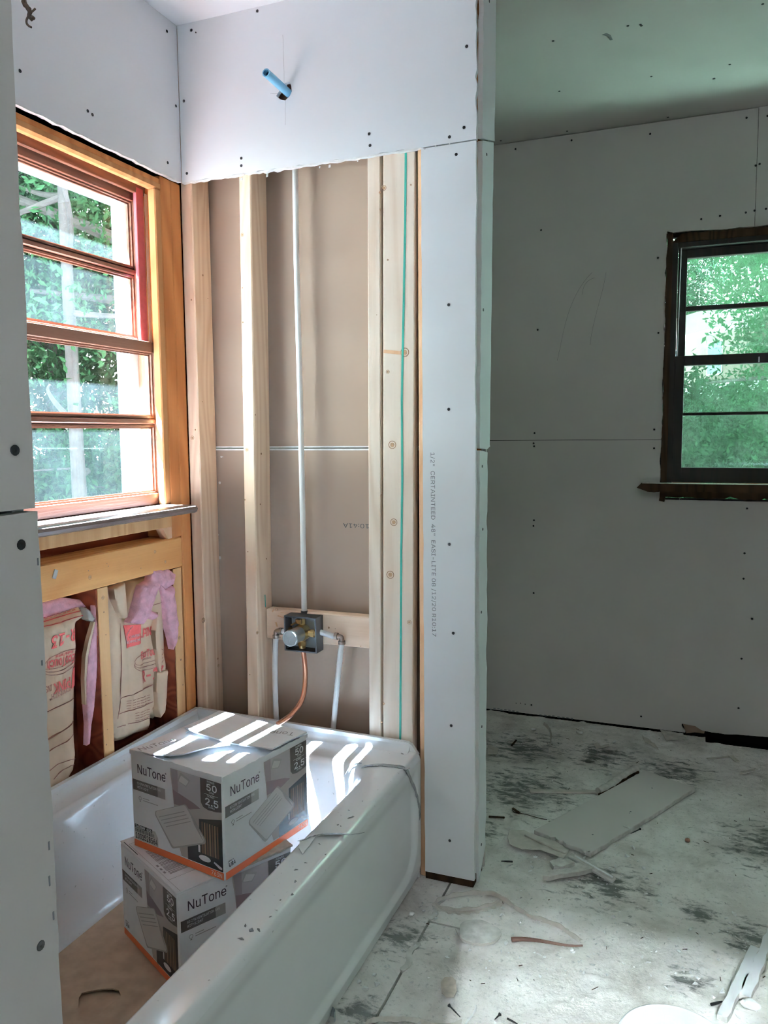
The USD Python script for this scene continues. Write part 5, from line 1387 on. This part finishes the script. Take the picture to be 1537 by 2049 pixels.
# countless crumbs
cr_m = []
g2 = np.random.default_rng(21)
clusters = [((1150, 1740), 60), ((905, 1775), 40), ((1010, 1880), 50), ((1180, 1900), 40), ((760, 1950), 40), ((1440, 1860), 50), ((1240, 1720), 50), ((1100, 1480), 30), ((990, 1700), 40), ((1350, 1960), 40)]
for (px, py), n in clusters:
    c = at(px, py, 2, 0)
    for _ in range(n):
        p_ = c[:2] + g2.normal(0, .085, 2)
        if p_[0] < -.665 or p_[1] > YR - .01 or (p_[0] < XE + .01 and p_[1] > YP - .02): continue
        r_ = abs(g2.normal(0, .0018)) + .0010
        cr_m.append(trimesh.convex.convex_hull(np.array([*p_, .003]) + g2.normal(0, r_, (7, 3)) * [1, 1, .6]))
for _ in range(260):
    p_ = np.array([g2.uniform(-.64, .5), g2.uniform(1.2, 3.3)])
    if p_[0] < XE + .01 and YP - .02 < p_[1] < YB + .03: continue
    r_ = abs(g2.normal(0, .0016)) + .0009
    cr_m.append(trimesh.convex.convex_hull(np.array([*p_, .003]) + g2.normal(0, r_, (7, 3)) * [1, 1, .6]))
solo('plaster_crumbs', 'loose plaster crumbs strewn over the dusty floor', 'plaster crumbs', cat(*cr_m), 'gypsum', False, None, 'stuff')
dk = []
for _ in range(90):
    p_ = np.array([g2.uniform(-.64, .5), g2.uniform(1.2, 3.3)])
    if p_[0] < XE + .01 and YP - .02 < p_[1] < YB + .03: continue
    a_ = g2.uniform(0, 3.14); d_ = np.array([math.cos(a_), math.sin(a_), 0]) * (abs(g2.normal(0, .0045)) + .0015)
    p3 = np.array([*p_, .0045])
    dk.append(beam(p3 - d_, p3 + d_ + [0, 0, .001], .0016, .0012, Z, .0003))
solo('dark_grit', 'dark splinters and grit strewn over the dusty floor', 'grit', cat(*dk), 'rough_brown', False, None, 'stuff')

# frayed wire hanging by the near partition
hw = spline([at(x, y, 1, .535) for x, y in [(46, -30), (47, -5), (50, 8), (56, 17), (60, 24), (58, 30), (62, 36), (69, 35)]], 26)
hg = thing('frayed_wire', 'frayed brown wire end dangling beside the near drywall partition', 'wire', hw[0])
part(hg, 'strand', tube(hw + rng.normal(0, .0003, hw.shape), np.linspace(.0022, .0014, 26) + .0003 * rng.random(26), 8), 'wire', True)
part(hg, 'fray', cat(tube(spline([hw[14], hw[14] + [.002, 0, -.004], hw[14] + [.008, .001, -.002]], 8), .0008, 6), tube(spline([hw[20], hw[20] + [-.003, 0, -.005], hw[20] + [.001, .001, -.009]], 8), .0009, 6)), 'wire')

# ------------------------------------------------------------------ OUTDOORS
gd = setting('ground')
gx, gy = np.meshgrid(np.linspace(-40, 40, 60), np.linspace(-30, 60, 60))
gz = -0.55 + 0.25 * (fbm(np.stack([gx * .2, gy * .2, gx * 0], -1), 3) - .5) + 0.105 * np.clip(gy - 8, 0, 45)
far = (np.abs(gx) < 6) & (np.abs(gy) < 6); gz = np.where(far, -0.6, gz)
i, j = np.meshgrid(np.arange(59), np.arange(59), indexing='ij'); a = (i * 60 + j).ravel()
part(gd, 'lawn', trimesh.Trimesh(np.stack([gx, gy, gz], -1).reshape(-1, 3), np.vstack([np.column_stack([a, a + 1, a + 61]), np.column_stack([a, a + 61, a + 60])]), process=False), 'grass', True)


part(gd, 'added_bounce_slab', cbox((-3.3, -3.0, -0.66), (-1.62, 6.0, -0.56)), 'bounce_slab')  # unseen reflector, added to bounce sun up through the tub window


def leaf(r, s):
    """one folded leaf: 4 triangles"""
    d = r.normal(size=3); d /= np.linalg.norm(d); n = np.cross(d, r.normal(size=3)); n /= np.linalg.norm(n); b = np.cross(d, n)
    v = np.array([-d * s * .5, b * s * .24 + n * s * .05, d * s * .6, -b * s * .24 + n * s * .05, [0, 0, 0]])
    return v, np.array([[0, 4, 1], [1, 4, 2], [2, 4, 3], [3, 4, 0]])


def spray_mesh(seed, n=26, size=.075, spread=.24):
    r = np.random.default_rng(seed); V, Fc, k = [], [], 0
    for _ in range(n):
        v, f = leaf(r, size * r.uniform(.6, 1.3)); v = v + r.normal(0, spread * .45, 3) * [1, 1, .6]
        V.append(v); Fc.append(f + k); k += len(v)
    return trimesh.Trimesh(np.vstack(V), np.vstack(Fc), process=False)


def tree(name, label, base, h, crown, n, seed, mat, trunk_r=.10, low=.25, group=None, branches=6, spread=.24, leafs=.075):
    r = np.random.default_rng(seed)
    base = np.asarray(base, float)
    t = thing(name, label, 'tree' if 'tree' in name else 'shrub', base, group)
    top = base + [r.normal(0, .2), r.normal(0, .2), h]
    tr = spline([base, base * .6 + top * .4 + [r.normal(0, .12), r.normal(0, .12), 0], top], 14)
    part(t, 'trunk', tube(tr, np.linspace(trunk_r, trunk_r * .3, 14), 10), 'bark', 40)
    for k in range(branches):
        s = tr[int(3 + 10 * r.random())]; a = r.uniform(0, 6.28); ln = crown[0] * r.uniform(.5, 1.0)
        e = s + [ln * math.cos(a), ln * math.sin(a), ln * r.uniform(-.1, .5)]
        part(t, 'branch', tube(spline([s, (s + e) / 2 + r.normal(0, .12, 3), e], 10), np.linspace(trunk_r * .4, trunk_r * .08, 10), 7), 'bark', 40)
    path = numbered(t, 'foliage')
    pi = UsdGeom.PointInstancer.Define(stage, path)
    tag(pi.GetPrim(), None, None, None, 'stuff')
    protos = []
    for k in range(3):
        pp = f'{path}/leaf_spray_{k:03d}' if k else f'{path}/leaf_spray'
        usdkit.mesh(stage, pp, spray_mesh(seed * 7 + k, 26, leafs, spread), M[mat]); protos.append(pp)
    pi.CreatePrototypesRel().SetTargets([Sdf.Path(p) for p in protos])
    d = r.normal(size=(n, 3)); d /= np.linalg.norm(d, axis=1, keepdims=True)
    rad = r.random(n) ** (1 / 2.4)
    lump_ = .75 + .5 * fbm(d * 2.2 + seed, 2, seed)
    pos = d * (rad * lump_)[:, None] * [crown[0], crown[1], crown[2]] + [0, 0, low * h + crown[2]]
    pos[:, 2] = np.maximum(pos[:, 2], .15)
    ax = r.normal(size=(n, 3)); ax /= np.linalg.norm(ax, axis=1, keepdims=True); an = r.uniform(0, 3.14, n)
    q = np.column_stack([np.cos(an), ax * np.sin(an)[:, None]])
    pi.CreateProtoIndicesAttr(Vt.IntArray.FromNumpy(r.integers(0, 3, n).astype(np.int32)))
    pi.CreatePositionsAttr(Vt.Vec3fArray.FromNumpy(pos.astype(np.float32)))
    pi.CreateOrientationsAttr(Vt.QuathArray([Gf.Quath(float(a), float(b), float(c), float(e)) for a, b, c, e in q]))
    sc = r.uniform(.7, 1.35, n)
    pi.CreateScalesAttr(Vt.Vec3fArray.FromNumpy(np.repeat(sc[:, None], 3, 1).astype(np.float32)))
    return t


W = 'trees beyond the tub window'
tree('tree', 'grey-trunked tree nearest the tub window', (-5.2, 5.7, -.5), 6.0, (1.9, 1.9, 2.0), 380, 3, 'leaf_light', .075, .33, W, 12, .26, .06)
for k, (x, y, h, c, n, m, lab) in enumerate([(-9.2, 9.4, 8.0, (2.6, 2.6, 4.0), 1500, 'leaf_dark', 'dense dark tree straight behind the tub window'), (-11.5, 8.2, 9.0, (2.8, 2.8, 4.5), 1200, 'leaf_dark', 'dense dark tree seen at the left of the tub window'),
                                             (-7.0, 11.0, 8.5, (2.6, 2.6, 4.2), 1300, 'leaf_light', 'lighter green tree seen at the right of the tub window'), (-11.0, 4.6, 8.0, (2.4, 2.4, 4.0), 600, 'leaf_dark', 'dark tree hidden left of the tub window view')]):
    tree('tree', lab, (x, y, -.5), h, c, n, 20 + k, m, .16, 0.0, W, 8, .34, .11)
for k, (x, y, lab) in enumerate([(-6.0, 6.9, 'low leafy shrub in the lower panes of the tub window'), (-4.9, 7.4, 'low shrub at the right of the tub window view'), (-7.6, 6.2, 'low shrub at the left of the tub window view')]):
    tree('shrub', lab, (x, y, -.55), 1.7, (1.1, 1.0, .95), 420, 40 + k, 'leaf_light', .04, .0, 'shrubs beyond the tub window', 4, .26, .075)
U_ = 'canopy trees added for shade around the house'  # canopy added to keep direct sun off the greenery and house
for k, (x, y) in enumerate([(-13.5, 1.0), (-13.5, 9.0), (-13.5, 17.0), (-21.5, 5.0), (-21.5, 13.0), (-11.8, 5.2), (-5.5, 13.5), (-6.0, 22.0), (-4.5, 8.5), (-4.6, 37.0), (-5.2, 29.0), (-5.0, 45.5), (-6.5, 52.0)]):
    tree('added_shade_tree', ('tall canopy tree added to shade the greenery, behind the tub window' if k < 6 else 'tall canopy tree added to shade the yard, behind the far window'), (x, y, -.55 + .105 * max(0, min(45, y - 8))), 13.0, (4.6, 4.6, 4.2), 1000 if k < 8 else (900, 900, 2600, 1600, 1600, 1600)[k - 8], 120 + k, 'leaf_dark', .28, .62, U_ if k < 6 else 'canopy trees added for shade over the yard', 5, .85, .34)
tree('added_shade_tree', 'tall tree added behind the camera to block high sky', (1.2, -9.0, -.5), 17.5, (5.5, 3.0, 4.3), 900, 140, 'leaf_dark', .28, .50, None, 5, .85, .34)  # these trees behind the camera are added to block sky light
for k, x in enumerate((-2.3, 5.3)):
    tree('tree', ('rounded tall tree added behind the camera to block sky, left of the gap', 'rounded tall tree added behind the camera to block sky, right of the gap')[k], (x, -9.6, -.5), 10.4, (2.7, 2.2, 2.9), 800, 160 + k, 'leaf_dark', .2, .50, None, 5, .6, .2)
for k, x in enumerate((-3.5, 0.5, 4.5)):
    tree('tree', ('dense tree added behind the camera to block low sky, left', 'dense tree added behind the camera to block low sky, middle', 'dense tree added behind the camera to block low sky, right')[k], (x, -10.0, -.5), 4.9, (2.6, 1.8, 2.45), 700, 150 + k, 'leaf_dark', .2, .0, None, 5, .6, .2)
V_ = 'greenery beyond the far window'
tree('tree', 'leafy tree overhanging the upper panes of the far window', (1.6, 9.8, -.5), 6.0, (3.0, 1.6, 1.35), 520, 61, 'leaf_light', .12, .49, V_, 12, .28, .075)
tree('tree', 'tall dark tree behind the house beyond the far window', (-3.0, 56.0, 4.0), 14.0, (4.5, 3.5, 6.0), 1500, 62, 'leaf_dark', .3, .0, V_, 6, .6, .2)
tree('tree', 'tall green tree right of the house beyond the far window', (4.2, 33.0, 2.2), 9.0, (3.6, 3.0, 5.5), 1300, 63, 'leaf_light', .3, .0, V_, 6, .5, .18)
tree('tree', 'dark tree far right behind the house beyond the far window', (8.0, 50.0, 4.0), 13.0, (3.6, 3.0, 5.5), 900, 64, 'leaf_dark', .3, .0, V_, 6, .5, .18)
for k, (x, y, h, lab) in enumerate([(-.7, 9.0, 1.75, 'shrub in the lower left panes of the far window'), (.7, 9.4, 1.7, 'shrub in the lower right panes of the far window'), (2.3, 9.2, 1.8, 'shrub at the right of the far window view'), (-2.4, 9.3, 1.7, 'shrub at the left of the far window view'), (.1, 11.5, 1.7, 'shrub farther off in the middle of the far window view')]):
    tree('shrub', lab, (x, y, -.5), h, (1.25, .8, 1.22), 900, 80 + k, 'leaf_light' if k % 2 else 'leaf_dark', .04, .0, 'shrubs beyond the far window', 4, .24, .06)

hs = thing('house', 'brick house with a pale roof and white eave beyond the far window', 'house', (1.0, 40.0, 2.4))
ca, sa = math.cos(-1.075), math.sin(-1.075)


def hb(lo, hi, b=.01):
    m = cbox(lo, hi, b); R = np.eye(4); R[:2, :2] = [[ca, -sa], [sa, ca]]; R[:3, 3] = (2.0, 36.4, 2.72); m.apply_transform(R); return m


def hx(poly, a, b):
    m = extr(poly, 'yz', a, b); R = np.eye(4); R[:2, :2] = [[ca, -sa], [sa, ca]]; R[:3, 3] = (2.0, 36.4, 2.72); m.apply_transform(R); return m


part(hs, 'wall', hb((-12, 0, -1.5), (0, 6, 2.95)), 'house_brick')
part(hs, 'roof', hx(Polygon([(-.55, 2.93), (3.0, 4.9), (6.55, 2.93)]), -12.4, .4), 'house_roof')
part(hs, 'eave', hb((-12.4, -.60, 2.80), (.4, -.52, 2.97)), 'house_trim')
part(hs, 'soffit', hb((-12.4, -.53, 2.80), (.4, .02, 2.83)), 'house_trim')
for x0 in (-3.6, -7.0):
    wp = part(hs, 'window', hb((x0, -.04, 1.0), (x0 + 1.3, .02, 2.5)), 'house_trim')
    part(wp, 'pane', hb((x0 + .06, -.05, 1.06), (x0 + 1.24, -.03, 1.72), .004), 'house_glass')
    part(wp, 'pane', hb((x0 + .06, -.05, 1.78), (x0 + 1.24, -.03, 2.44), .004), 'house_glass')
part(hs, 'foundation', hb((-12.05, -.05, -1.5), (.05, 6.05, .6)), 'house_trim')
